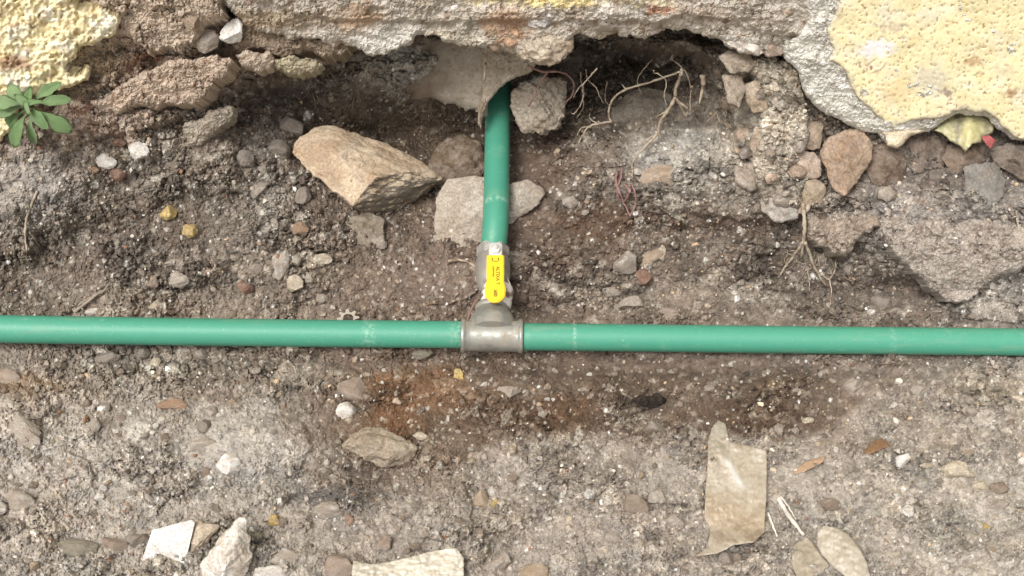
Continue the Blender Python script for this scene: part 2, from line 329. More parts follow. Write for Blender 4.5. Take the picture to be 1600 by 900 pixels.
for t in [(650, 610, 75, 36, (126, 84, 52)), (600, 650, 40, 26, (112, 78, 54)), (880, 645, 75, 34, (96, 72, 55)), (1180, 648, 110, 34, (98, 73, 56)), (1010, 600, 240, 22, (112, 92, 76), .7), (780, 620, 80, 20, (112, 88, 68), .6),
          (400, 680, 110, 60, (164, 155, 146), .6), (40, 690, 60, 40, (162, 154, 145), .5), (930, 345, 80, 26, (92, 66, 48)), (860, 240, 36, 60, (106, 82, 66)), (1080, 240, 110, 46, (166, 157, 146), .8),
          (1440, 355, 100, 46, (168, 156, 148), .75), (1570, 465, 70, 30, (178, 168, 158), .7), (720, 430, 75, 50, (124, 102, 86), .8), (850, 440, 60, 40, (104, 82, 68), .7), (1120, 350, 120, 24, (96, 76, 62), .7), (220, 345, 110, 40, (104, 88, 74), .7),
          (60, 290, 80, 46, (150, 138, 128), .7), (40, 602, 60, 18, (134, 102, 74), .7), (330, 622, 60, 12, (120, 98, 80), .5), (230, 100, 30, 16, (110, 68, 46), .8), (130, 165, 30, 12, (122, 76, 56), .7), (190, 212, 20, 12, (132, 86, 66), .5),
          (1000, 632, 60, 12, (74, 64, 58), .6), (1090, 622, 50, 12, (96, 84, 74), .5), (520, 775, 80, 16, (112, 104, 98), .6), (800, 740, 70, 30, (164, 150, 138), .4), (300, 120, 50, 40, (162, 134, 110), .5), (1380, 450, 100, 26, (108, 90, 76), .5),
          (610, 185, 110, 50, (128, 106, 84), .8), (1010, 110, 120, 50, (112, 96, 80), .6), (1000, 455, 170, 34, (142, 126, 110), .7), (1250, 470, 150, 22, (132, 116, 102), .6), (670, 105, 120, 44, (176, 164, 148), .95), (1560, 610, 60, 20, (160, 142, 118), .5), (1540, 360, 60, 30, (150, 140, 132), .5), (1330, 690, 60, 16, (130, 112, 94), .4), (1000, 470, 60, 12, (140, 126, 110), .5),
          (1270, 26, 26, 12, (120, 66, 44), .7), (70, 90, 110, 70, (206, 184, 132), .35), (480, 590, 60, 16, (156, 142, 126), .5), (1200, 180, 70, 120, (186, 170, 148), .85), (280, 132, 100, 34, (186, 158, 138), .85), (250, 45, 90, 42, (184, 158, 138), .85), (150, 190, 90, 24, (168, 140, 122), .6), (640, 640, 60, 34, (104, 70, 46), .6), (760, 650, 110, 30, (96, 74, 58), .75), (1000, 665, 60, 12, (100, 80, 66), .5), (1180, 655, 130, 26, (92, 70, 56), .7), (570, 740, 90, 34, (112, 94, 80), .7), (480, 650, 50, 40, (112, 94, 80), .5), (1060, 590, 330, 18, (104, 86, 72), .6), (440, 150, 60, 30, (92, 80, 70), .6), (1480, 275, 120, 22, (92, 78, 68), .6)]:  # last tint paints the hollow's shadow beneath the right plaster
    tint(*t)
dp = densify([(560, 612), (640, 585), (720, 572), (1000, 575), (1290, 585), (1350, 625), (1296, 664), (1215, 696), (1150, 664), (1080, 655), (1000, 668), (905, 690), (862, 692), (826, 664), (770, 694), (700, 738), (610, 748), (545, 722), (496, 690), (520, 645)], 8, 26, 33)
dsel = (GXp > 440) & (GXp < 1400) & (GYp > 540) & (GYp < 790); dsd = np.full(GXp.shape, -99.); dsd[dsel] = sdf(GXp[dsel], GYp[dsel], dp)[0]
dm = smooth((dsd + 5 * n3) / 9 + .4)[..., None] * .62; C = C * (1 - dm) + (C * .25 + np.array((100, 78, 60.)) * .75) * dm
W -= smooth(dsd / 10 + .3) * .0042
for t in [(650, 612, 80, 40, (122, 84, 56), .75), (610, 665, 50, 34, (122, 80, 50), .7), (760, 640, 60, 24, (112, 84, 64), .5), (870, 645, 60, 26, (98, 68, 46), .6), (1180, 650, 80, 24, (100, 78, 62), .4)]: tint(*t)
mott = fbm(GXp / 30, GYp / 30, 5, 101, .65); m2 = fbm(GXp / 8, GYp / 8, 3, 111, .7)
C = C * (1 + .16 * mott + .12 * m2)[..., None]
C *= (1 + clod_m * ((q1 - .5) * .16 + (q2 - .5) * .22) + .16 * (q3 - .5))[..., None]
pale = (smooth((q2 - .86) / .05) * clod_m * .45 + smooth((q1 - .9) / .04) * clod_m * .35 + smooth((q3 - .93) / .03) * .4)[..., None]; pale = np.clip(pale, 0, .7)
C = C * (1 - pale) + np.array((186, 176, 160.)) * pale
C[..., 0] *= 1 + .03 * n1; C[..., 2] *= 1 - .03 * n1

# ---- thousands of half-buried crumbs, grit and pebbles pressed into the relief
rng = np.random.RandomState(77)
def stamp(cx, cy, r, col, lift, asp, ang, mixk):
    R = r * 1.35
    i0 = int((cx - R - gx[0]) / STEP); i1 = int((cx + R - gx[0]) / STEP) + 2; j0 = int((cy - R - gy[0]) / STEP); j1 = int((cy + R - gy[0]) / STEP) + 2
    if i0 < 0 or j0 < 0 or i1 >= len(gx) or j1 >= len(gy): return
    X = gx[i0:i1][None, :] - cx; Y = gy[j0:j1][:, None] - cy
    ca, sa = math.cos(ang), math.sin(ang); x = (X * ca + Y * sa) / r; y = (-X * sa + Y * ca) / (r * asp)
    d = np.full(x.shape, -9.)
    for q in range(5):
        a = q * 1.2566 + rng.uniform(-.35, .35); d = np.maximum(d, (x * math.cos(a) + y * math.sin(a)) / rng.uniform(.75, 1.05))
    d = np.maximum(d, np.sqrt(x * x + y * y) * .92)
    h = np.clip((1 - d) * 2.2, 0, 1); h = np.minimum(h, .8 + .3 * (x * rng.uniform(-.6, .6) + y * rng.uniform(-.6, .6))) * (d < 1)
    W[j0:j1, i0:i1] += h * r * PX * lift
    k = (smooth((1 - d) * 4) * mixk)[..., None]
    C[j0:j1, i0:i1] = C[j0:j1, i0:i1] * (1 - k) + col * k
NST = 42000
sx = rng.uniform(-215, 1815, NST); sy = rng.uniform(-100, 1080, NST); sr = 1.5 * (rng.uniform(0.0015, 1, NST)) ** (-.36); sr = np.clip(sr, 1.6, 17)
order = np.argsort(-sr)
tones = np.array([(208, 200, 186), (186, 176, 162), (160, 148, 134), (196, 172, 140), (226, 222, 214), (146, 112, 88), (118, 104, 92), (172, 150, 128)])
for q in range(150):        # larger half-buried lumps of earth
    cx, cy, r = rng.uniform(-200, 1800), rng.uniform(190, 1070), rng.uniform(13, 30)
    if 480 < cy < 585 or (630 < cx < 860 and cy < 490): continue
    jx = int((cx - gx[0]) / STEP); jy = int((cy - gy[0]) / STEP); stamp(cx, cy, r, C[jy, jx] * rng.uniform(.94, 1.1), rng.uniform(.18, .42), rng.uniform(.55, .9), rng.uniform(-.5, .5), .35)
for i in order:
    cx, cy, r = sx[i], sy[i], sr[i]
    if 510 < cy < 560 and r > 5: continue
    jx = min(max(int((cx - gx[0]) / STEP), 0), len(gx) - 1); jy = min(max(int((cy - gy[0]) / STEP), 0), len(gy) - 1)
    ro = rough[jy, jx]
    if rng.uniform() > .3 + .75 * ro: continue
    if r > 7 and rng.uniform() > ro * .8: continue
    local = C[jy, jx].copy(); u = rng.uniform()
    if u < (.20 if r > 4 else .40): col = tones[rng.randint(len(tones))] * rng.uniform(.85, 1.05); mk = .85
    else: col = local * rng.uniform(.82, 1.24); mk = .8
    stamp(cx, cy, r, col, rng.uniform(.35, .85), rng.uniform(.55, 1), rng.uniform(0, 3.14), mk)
W += perlin(GXp / 3.1, GYp / 3.1, 131) * .00035
g_ = C.mean(-1, keepdims=True); C = g_ + (C - g_) * .70; C = C * (1.06 + .00 * smooth((GYp - 560) / 60) * (1 - dm[..., 0]))[..., None]; C = np.clip(C * np.array((.970, .980, .980)), 12, 240)

def surf(px, py):
    fx = min(max((px - gx[0]) / STEP, 0), len(gx) - 1.001); fy = min(max((py - gy[0]) / STEP, 0), len(gy) - 1.001)
    i, j = int(fx), int(fy); a, b = fx - i, fy - j
    return float((W[j, i] * (1 - a) + W[j, i + 1] * a) * (1 - b) + (W[j + 1, i] * (1 - a) + W[j + 1, i + 1] * a) * b)
def surf_np(px, py):
    fx = np.clip((px - gx[0]) / STEP, 0, len(gx) - 1.001); fy = np.clip((py - gy[0]) / STEP, 0, len(gy) - 1.001)
    i = fx.astype(int); j = fy.astype(int); a, b = fx - i, fy - j
    return (W[j, i] * (1 - a) + W[j, i + 1] * a) * (1 - b) + (W[j + 1, i] * (1 - a) + W[j + 1, i + 1] * a) * b
def surf0_np(px, py):     # the bank without its crumbs
    fx = np.clip((px - gx[0]) / STEP, 0, len(gx) - 1.001); fy = np.clip((py - gy[0]) / STEP, 0, len(gy) - 1.001)
    i = fx.astype(int); j = fy.astype(int); a, b = fx - i, fy - j
    return (W0[j, i] * (1 - a) + W0[j, i + 1] * a) * (1 - b) + (W0[j + 1, i] * (1 - a) + W0[j + 1, i + 1] * a) * b
def surf_max(px, py, r):
    i0, i1 = int((px - r - gx[0]) / STEP), int((px + r - gx[0]) / STEP) + 1; j0, j1 = int((py - r - gy[0]) / STEP), int((py + r - gy[0]) / STEP) + 1
    return float(np.median(W[max(j0, 0):j1, max(i0, 0):i1]))

ny_, nx_ = W.shape
V = wpos(GXp, GYp, W).reshape(-1, 3)
idx = np.arange(ny_ * nx_).reshape(ny_, nx_)
F = np.stack([idx[1:, :-1], idx[1:, 1:], idx[:-1, 1:], idx[:-1, :-1]], -1).reshape(-1, 4)
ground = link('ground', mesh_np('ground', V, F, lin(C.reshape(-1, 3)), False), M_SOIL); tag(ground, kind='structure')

# far ground: one sheet that carries the trench floor on to the horizon, lying just below the relief
nn_ = 80; r_ = np.sign(np.linspace(-1, 1, nn_)) * np.abs(np.linspace(-1, 1, nn_)) ** 4 * 120
XX, YY = np.meshgrid(r_, r_); ZZ = -.085 - .25 * smooth(np.clip((YY + .02) / .5, 0, 1)) * (np.abs(XX) < 1.2)
ZZ = ZZ + .02 * fbm(XX / 3, YY / 3, 3, 7) * smooth(np.hypot(XX, YY) - .8)
ii = np.arange(nn_ * nn_).reshape(nn_, nn_)
far = link('surrounding_ground', mesh_np('surrounding_ground', np.stack([XX, YY, ZZ], -1).reshape(-1, 3), np.stack([ii[:-1, :-1], ii[:-1, 1:], ii[1:, 1:], ii[1:, :-1]], -1).reshape(-1, 4),
       np.tile(lin((155, 141, 128)), (nn_ * nn_, 1))), M_SOIL); tag(far, kind='structure')

# ------------------------------------------------------------------ slabs: layers and sheets with real thickness, broken edges
def slab(name, poly, wfn, colfn, mat, thick=(0, .04, 0), step=2.0, edge_px=6, edge_drop=.006, jag=6, seed=1, parent=None, nz=None):
    pl = densify(poly, max(step * 1.6, 2.5), jag, seed); x0, y0 = pl.min(0) - step; x1, y1 = pl.max(0) + step
    X, Y = np.meshgrid(np.arange(x0, x1 + step, step), np.arange(y0, y1 + step, step))
    s, qx, qy = sdf(X, Y, pl); keep = s > -.55 * step; snap = keep & (s < .45 * step)
    X = np.where(snap, qx, X); Y = np.where(snap, qy, Y); s = np.where(snap, 0, s)
    w = wfn(X, Y); e = np.clip(s / edge_px, 0, 1); w = w - edge_drop * (1 - np.sqrt(np.clip(1 - (1 - e) ** 2, 0, 1)))
    if nz is not None: w = w + nz(X, Y, s)
    id_ = -np.ones(X.shape, int); id_[keep] = np.arange(keep.sum())
    q = np.stack([id_[1:, :-1], id_[1:, 1:], id_[:-1, 1:], id_[:-1, :-1]], -1).reshape(-1, 4); q = q[(q >= 0).all(1)]
    Vf = wpos(X, Y, w)[keep]; n = len(Vf); Vb = Vf + np.asarray(thick)
    ed = np.concatenate([q[:, [0, 1]], q[:, [1, 2]], q[:, [2, 3]], q[:, [3, 0]]]); key = set(map(tuple, ed.tolist()))
    bd = np.array([e_ for e_ in key if (e_[1], e_[0]) not in key])
    side = np.stack([bd[:, 1], bd[:, 0], bd[:, 0] + n, bd[:, 1] + n], -1)
    c = np.clip(colfn(X, Y, s), 5, 250)[keep]; cols = lin(np.concatenate([c, c * .97]))
    me = mesh_np(name, np.concatenate([Vf, Vb]), np.concatenate([q, q[:, ::-1] + n, side]), cols, mat not in (M_SOIL, M_MORTAR))
    o = link(name, me, mat, parent); return o, (X, Y, w, keep)
def patchy(base, specs, seed):
    base = np.array(base, float)
    def f(X, Y, s):
        c = np.broadcast_to(base, X.shape + (3,)).copy()
        for i, (col, sc, lo, hi, a) in enumerate(specs):
            k = smooth((fbm(X / sc, Y / sc, 4, seed + i * 7, .6) - lo) / (hi - lo)) * a
            c = c * (1 - k[..., None]) + np.array(col, float) * k[..., None]
        return c * (1 + .10 * fbm(X / 6, Y / 6, 3, seed + 60, .7))[..., None]
    return f
def wallw(off, slope=.00057): return lambda X, Y: off + slope * (190 - Y)

wall = empty('painted_wall', P(800, 0, .08)); tag(wall, 'long crumbling wall of yellow painted plaster over grey mortar, undermined above the trench', 'wall')
# yellow plaster skin on the right
PLR = [(1322, -90), (1318, 0), (1303, 28), (1292, 52), (1302, 78), (1296, 96), (1322, 112), (1330, 132), (1337, 152), (1352, 168), (1372, 184), (1392, 196), (1422, 192), (1462, 184), (1500, 173), (1538, 172), (1556, 190), (1578, 208), (1602, 220), (1680, 226), (1840, 235), (1840, -90)]
def pl_col(X, Y, s):
    c = patchy((232, 221, 178), [((232, 228, 212), 60, -.1, .5, .6), ((228, 208, 150), 24, .1, .5, .5), ((196, 176, 144), 14, .26, .5, .7), ((142, 112, 86), 5.5, .26, .38, .85), ((160, 136, 112), 9, .36, .48, .7)], 5)(X, Y, s)
    for cx, cy, rx, ry, col, a in [(1370, 75, 30, 14, (228, 226, 224), .95), (1455, 125, 30, 24, (206, 198, 176), .7), (1480, 145, 10, 6, (150, 132, 120), .8), (1400, 140, 30, 22, (214, 186, 140), .5), (1565, 110, 22, 10, (200, 188, 160), .5), (1578, 145, 14, 8, (160, 128, 96), .7), (1395, 42, 24, 8, (186, 172, 152), .6), (1520, 95, 12, 10, (168, 132, 100), .5)]:
        k = smooth(ell(cx, cy, rx, ry, X + 10 * perlin(X / 9, Y / 9, 3), Y + 8 * perlin(X / 9, Y / 9, 8)) * 1.6 - .2) * a; c = c * (1 - k[..., None]) + np.array(col, float) * k[..., None]
    k = (smooth(1 - (s + 6 * perlin(X / 8, Y / 8, 77)) / 9))[..., None] * .75; c = c * (1 - k) + np.array((196, 188, 172.)) * k
    cr = np.abs(fbm((X + 20 * perlin(X / 40, Y / 40, 5)) / 75, Y / 60, 3, 63)); k = (smooth(1 - cr / .012) * smooth(perlin(X / 50, Y / 50, 68) * 3))[..., None] * .6
    return c * (1 - k) + np.array((136, 112, 88.)) * k
def stucco(X, Y, s):
    a = fbm(X / 11, Y / 11, 3, 15, .6); p = fbm(X / 8, Y / 8, 2, 25, .6)
    f1, e, r, q = worley((X + 3 * a) / 9, (Y + 3 * p) / 8, 5)
    return a * .00012 + fbm(X / 60, Y / 60, 2, 9) * .003 - smooth((fbm(X / 5.5, Y / 5.5, 4, 26, .6) - .24) / .12) * .0017 - smooth((fbm(X / 9, Y / 9, 4, 33, .6) - .34) / .12) * .0014 
slab('plaster', PLR, wallw(.002), pl_col, M_PLASTER, (0, .02, 0), 2.0, 5, .004, 11, 21, wall, stucco)
# grey mortar coat behind it
MR = [(1240, -90), (1250, -20), (1262, 30), (1240, 55), (1222, 72), (1226, 90), (1246, 112), (1254, 142), (1270, 162), (1290, 180), (1318, 190), (1346, 206), (1372, 207), (1384, 226), (1402, 233), (1414, 222), (1428, 208), (1452, 204), (1472, 190), (1500, 180), (1538, 180), (1560, 200), (1582, 216), (1640, 226), (1840, 240), (1840, -90)]
def mort_nz(sc=1., st=.9):
    def f(X, Y, s):
        r = fbm((X + Y * .4) / 30, (Y - X * .25) / 9, 3, 35, .6)
        b = fbm(X / 13, Y / 13, 3, 45, .6, True)
        _, e, rr, q = worley((X + 5 * r) / 17, (Y + 5 * b) / 12, 6); _, e_, rr_, q_ = worley((X + 5 * r) / 8, (Y + 5 * b) / 7, 7); m = smooth(fbm(X / 50, Y / 40, 2, 66) * 3 + .5)
        return sc * (m * ((rr - .5) * .006 + np.minimum(e * .014, .004)) + (rr_ - .5) * .002 + np.minimum(e_ * .005, .0016) + r * .0030 * st + b * .0030 + fbm(X / 40, Y / 40, 2, 65) * .006 + perlin(X / 4, Y / 4, 6) * .0009)
    return f
slab('mortar_coat', MR, wallw(-.008), patchy((200, 197, 188), [((222, 220, 214), 26, -.05, .4, .8), ((164, 154, 142), 18, .2, .5, .7), ((176, 178, 170), 40, .0, .5, .4)], 12), M_MORTAR, (0, .05, 0), 2.0, 16, .013, 8, 22, wall, mort_nz(1.0))
slab('mortar_drip', [(1372, 204), (1420, 200), (1450, 204), (1422, 214), (1412, 226), (1402, 233), (1386, 228), (1382, 214)], lambda X, Y: X * 0 - .012, patchy((196, 182, 158), [((214, 206, 190), 12, 0, .4, .6)], 15), M_MORTAR, (0, .03, 0), 1.6, 8, .010, 3, 24, wall, mort_nz(.4))
# central mortar lip, long layered shelf over the hollow
LIP = [(300, -90), (352, -8), (352, 8), (364, 20), (382, 33), (402, 46), (440, 56), (470, 62), (500, 66), (530, 74), (556, 72), (572, 82), (592, 86), (612, 84), (634, 74), (652, 54), (664, 50), (682, 60), (702, 68), (732, 66), (752, 70), (770, 74), (800, 80), (830, 92), (852, 80), (880, 66), (894, 62), (904, 52), (930, 58), (960, 52), (966, 62), (985, 52), (1008, 60), (1030, 48), (1056, 42), (1092, 50), (1116, 62), (1150, 78), (1176, 88), (1190, 78), (1228, 84), (1246, 60), (1300, 20), (1330, -90)]
def lip_col(X, Y, s):
    c = patchy((178, 170, 157), [((208, 203, 195), 40, -.1, .45, .8), ((132, 116, 100), 22, .05, .4, .8), ((154, 130, 112), 16, .2, .5, .6)], 31)(X, Y, s)
    for cx, cy, rx, ry, col, a in [(600, 62, 60, 26, (222, 219, 212), .8), (420, 30, 90, 16, (168, 148, 122), .6), (700, 60, 60, 14, (214, 206, 188), .6), (560, 28, 40, 20, (190, 158, 128), .6), (790, 36, 40, 26, (184, 150, 122), .7), (872, 3, 70, 9, (240, 224, 170), .95), (760, -2, 40, 8, (236, 224, 180), .7), (1010, 4, 50, 6, (236, 226, 190), .7), (1000, 22, 70, 12, (204, 198, 188), .6), (1090, 20, 40, 12, (160, 140, 122), .5), (1150, 66, 40, 12, (216, 212, 204), .8), (1180, 30, 50, 14, (190, 180, 166), .5), (1030, 16, 24, 8, (176, 122, 90), .6), (680, 8, 40, 6, (170, 160, 142), .7)]:
        k = smooth(ell(cx, cy, rx, ry, X + 16 * perlin(X / 14, Y / 14, 3), Y + 9 * perlin(X / 12, Y / 12, 8)) * 1.6 - .2) * a; c = c * (1 - k[..., None]) + np.array(col, float) * .92 * k[..., None]
    return c
def lip_nz(X, Y, s):
    sh = np.interp(X, [340, 500, 640, 760, 900, 1000, 1100, 1200, 1300], [-20, 25, 30, 30, 28, 30, 20, 50, 60]) + 9 * fbm(X / 40, Y / 400, 3, 77)
    step_ = smooth((Y - sh) / 7)                     # a second, thinner course below the first
    und = smooth((s) / 30)
    return -.009 * step_ + mort_nz(.85)(X, Y, s) + .006 * fbm(X / 55, Y / 22, 3, 88) + .0035 * (fbm(X / 10, Y / 10, 2, 19, .6, True)) * smooth(fbm(X / 60, Y / 60, 2, 44) * 3)
slab('mortar_shelf', LIP, wallw(-.012), lip_col, M_MORTAR, (0, .13, .02), 2.0, 10, .009, 17, 23, wall, lip_nz)
# crumbly yellow plaster on the left
PLL = [(-240, -90), (118, -90), (112, 0), (124, 14), (142, 22), (160, 18), (184, 30), (186, 52), (172, 62), (150, 66), (140, 76), (128, 74), (120, 92), (104, 104), (112, 120), (130, 112), (136, 122), (112, 134), (86, 138), (66, 152), (40, 150), (24, 170), (18, 205), (4, 222), (-40, 230), (-240, 225)]
def pll_col(X, Y, s):
    c = patchy((226, 213, 172), [((230, 226, 210), 44, -.1, .4, .8), ((216, 194, 142), 26, .1, .45, .6), ((164, 138, 112), 15, .18, .42, .8), ((140, 104, 80), 7, .34, .52, .8)], 51)(X, Y, s)
    k = smooth(ell(18, 98, 36, 12, X + 14 * perlin(X / 12, Y / 12, 3), Y) * 1.6 - .2)[..., None] * .7; c = c * (1 - k) + np.array((156, 122, 98.)) * k
    return c
def pll_nz(X, Y, s):
    p = fbm(X / 12, Y / 12, 3, 27, .6)
    return fbm(X / 13, Y / 13, 3, 29, .6, True) * .0055 + fbm(X / 45, Y / 45, 3, 33) * .010 - smooth((p - .15) / .25) * .006 + perlin(X / 4, Y / 4, 6) * .0012
slab('crumbling_plaster', PLL, wallw(.006), pll_col, M_PLASTER, (0, .02, 0), 2.0, 9, .010, 14, 25, wall, pll_nz)
# the body of the wall above and beside the view
bm = bmesh.new()
def wbox(x0, x1, y0, y1, z0, z1, cuts=0):
    r = bmesh.ops.create_cube(bm, size=1)
    for v in r['verts']: v.co = Vector(((x0 + x1) / 2 + v.co.x * (x1 - x0), (y0 + y1) / 2 + v.co.y * (y1 - y0), (z0 + z1) / 2 + v.co.z * (z1 - z0)))
top = wpos(800, -80, .154); wy_, wz_ = float(top[1]), float(top[2])
wbox(-9, 9, wy_, wy_ + .45, wz_ - .02, 1.35); wbox(-9, -.80, wy_ - .05, wy_ + .448, -.4, wz_ - .018); wbox(.80, 9, wy_ - .05, wy_ + .448, -.4, wz_ - .018)
wbox(-.798, .798, wy_ + .42, wy_ + .447, -.4, wz_ - .021)
me = bpy.data.meshes.new('wall_body'); bm.to_mesh(me); bm.free()
ca = me.color_attributes.new('Col', 'FLOAT_COLOR', 'POINT'); ca.data.foreach_set('color', np.tile(np.append(lin((228, 216, 176)), 1), len(me.vertices)).astype(np.float32))
link('wall_body', me, M_PLASTER, wall)

# shelves of packed earth that overhang the left bank
def shelf(poly, off, col, seed, amp=1.2, th=.05, slope=.00057):
    o, _ = slab('earth_shelf', poly, wallw(off, slope), patchy(col, [(tuple(np.array(col) * 1.16), 26, -.1, .4, .8), (tuple(np.array(col) * (.82, .76, .72)), 16, .1, .45, .8), ((196, 186, 170), 7, .3, .45, .7)], seed), M_SOIL, tuple(-CX * th * .8), 1.8, 10, .008, 15, seed, ground, mort_nz(amp * .8))
shelf([(120, -90), (350, -90), (346, 20), (322, 34), (314, 56), (300, 62), (285, 85), (262, 76), (232, 84), (216, 60), (192, 54), (168, 66), (182, 40), (140, 10)], -.014, (174, 160, 144), 61, 1.5)
shelf([(212, 118), (246, 98), (290, 92), (340, 84), (366, 98), (352, 118), (330, 135), (318, 155), (300, 168), (270, 162), (240, 174), (205, 166), (165, 176), (140, 160), (176, 140)], -.012, (174, 158, 142), 62, 1.3)
shelf([(290, 192), (326, 176), (362, 166), (360, 198), (330, 214), (298, 232), (290, 216)], -.030, (152, 143, 130), 63, .8, .03)
shelf([(368, 30), (420, 40), (480, 55), (548, 66), (534, 84), (505, 92), (476, 84), (440, 92), (410, 82), (380, 84), (360, 60)], -.036, (138, 124, 108), 64, 1.3)
shelf([(364, 84), (392, 78), (422, 82), (431, 98), (424, 110), (396, 116), (376, 106)], -.020, (170, 156, 140), 65, .8, .03)
shelf([(430, 98), (452, 90), (484, 92), (504, 100), (494, 112), (470, 120), (444, 116)], -.024, (158, 150, 128), 66, .9, .03)
def shelf2(poly, w, col, seed, amp, th=.03):
    slab('earth_shelf', poly, lambda X, Y: surf0_np(X, Y) - .006 + .048 * smooth((Y - min(p[1] for p in poly)) / (.62 * (max(p[1] for p in poly) - min(p[1] for p in poly)))) + 0 * w, patchy(col, [(tuple(np.array(col) * 1.14), 26, -.1, .4, .8), (tuple(np.array(col) * (.80, .75, .72)), 16, .1, .45, .8), ((200, 194, 184), 6, .25, .42, .8)], seed), M_SOIL, tuple(-CX * th), 1.8, 10, .010, 16, seed, ground, lambda X, Y, s: mort_nz(amp)(X, Y, s) + .004 * fbm(X / 28, Y / 24, 3, seed))
shelf2([(1262, 334), (1300, 302), (1340, 318), (1374, 326), (1374, 350), (1345, 372), (1320, 396), (1300, 402), (1285, 385), (1262, 368)], -.030, (146, 134, 122), 71, 1.0)
shelf2([(1378, 330), (1420, 284), (1470, 300), (1510, 335), (1600, 345), (1700, 400), (1600, 420), (1556, 436), (1520, 468), (1496, 474), (1460, 455), (1425, 425), (1398, 402), (1382, 366)], -.024, (158, 149, 140), 72, 1.1)
shelf([(100, 200), (150, 178), (200, 176), (250, 182), (230, 196), (180, 208), (150, 222), (110, 236)], -.022, (158, 143, 128), 67, .9, .03)

# ------------------------------------------------------------------ stones
def ico(sub):
    bm = bmesh.new(); bmesh.ops.create_icosphere(bm, subdivisions=sub, radius=1); return bm
def noise3(co, sc, seed): 
    x, y, z = co[:, 0] * sc, co[:, 1] * sc, co[:, 2] * sc
    return (perlin(x + z * .7, y - z * .4, seed) + perlin(y + 5.2, z + x * .5, seed + 1) + perlin(z - 3.1, x - y * .6, seed + 2)) / 3
def stone_mesh(seed, sub=3, sharp=.75, amp=.06, name='stone'):
    rng = np.random.RandomState(seed); bm = ico(sub)
    co = np.array([v.co[:] for v in bm.verts])
    warp = noise3(co, .9, seed % 70 + 3); co = co * (1 + warp * .55)[:, None]
    for k in range(9 if sharp < .82 else 14):
        d = rng.normal(size=3); d /= np.linalg.norm(d); h = rng.uniform(sharp - .32, sharp + .05) if sharp < .82 else rng.uniform(sharp - .2, sharp + .1)
        t = co @ d; over = t > h; co[over] -= np.outer((t[over] - h) * .94, d)
    co += (noise3(co, 1.3, seed % 90)[:, None] * amp * 2.6 + noise3(co, 3.2, seed % 90 + 5)[:, None] * amp * 2.0 + noise3(co, 8, seed % 90 + 9)[:, None] * amp * 1.1) * co
    co /= np.abs(co).max(0)
    for v, c in zip(bm.verts, co): v.co = c
    me = bpy.data.meshes.new(name); bm.to_mesh(me); bm.free(); shade(me, False if sub < 2 else True)
    if sub >= 2: me.set_sharp_from_angle(angle=math.radians(32))
    return me
def place(o, px, py, w, sx_, sy_, sz_, ang, tilt=(0, 0)):
    o.matrix_world = Matrix.Translation(P(px, py, w)) @ (RELIEF @ Matrix.Rotation(tilt[0], 3, 'X') @ Matrix.Rotation(tilt[1], 3, 'Y') @ Matrix.Rotation(-ang, 3, 'Z')).to_4x4() @ Matrix.Diagonal((sx_, sy_, sz_, 1))
SN = [0]
def stone(x0, y0, x1, y1, key, label, ang=0, high=.55, sharp=.75, sink=.55, name='stone', cat='stone', parent=None, dust=.45, sub=4, wref=None, group=None, tilt=(0, 0)):
    """one stone drawn by its box in the photo, resting on the relief"""
    SN[0] += 1; cx, cy = (x0 + x1) / 2, (y0 + y1) / 2; a, b = (x1 - x0) / 2, (y1 - y0) / 2
    w0 = surf_max(cx, cy, max(a, b) * .6) if wref is None else wref; k = (DIST - w0) / DIST * PX
    th = min(a, b) * k * high * 1.6
    o = bpy.data.objects.new(name, stone_mesh(1000 + SN[0] * 13, sub, sharp, .06, name)); COL.objects.link(o); o.data.materials.append(mat_stone(key, 3.0, dust))
    place(o, cx, cy, w0 + th * (1 - sink) * .6, a * k, b * k, th, math.radians(ang), tilt)
    if parent:
        mw = o.matrix_world.copy(); o.parent = parent; o.matrix_parent_inverse = Matrix.Translation(-parent.location); o.matrix_basis = mw
    else: tag(o, label, cat, group)
    return o

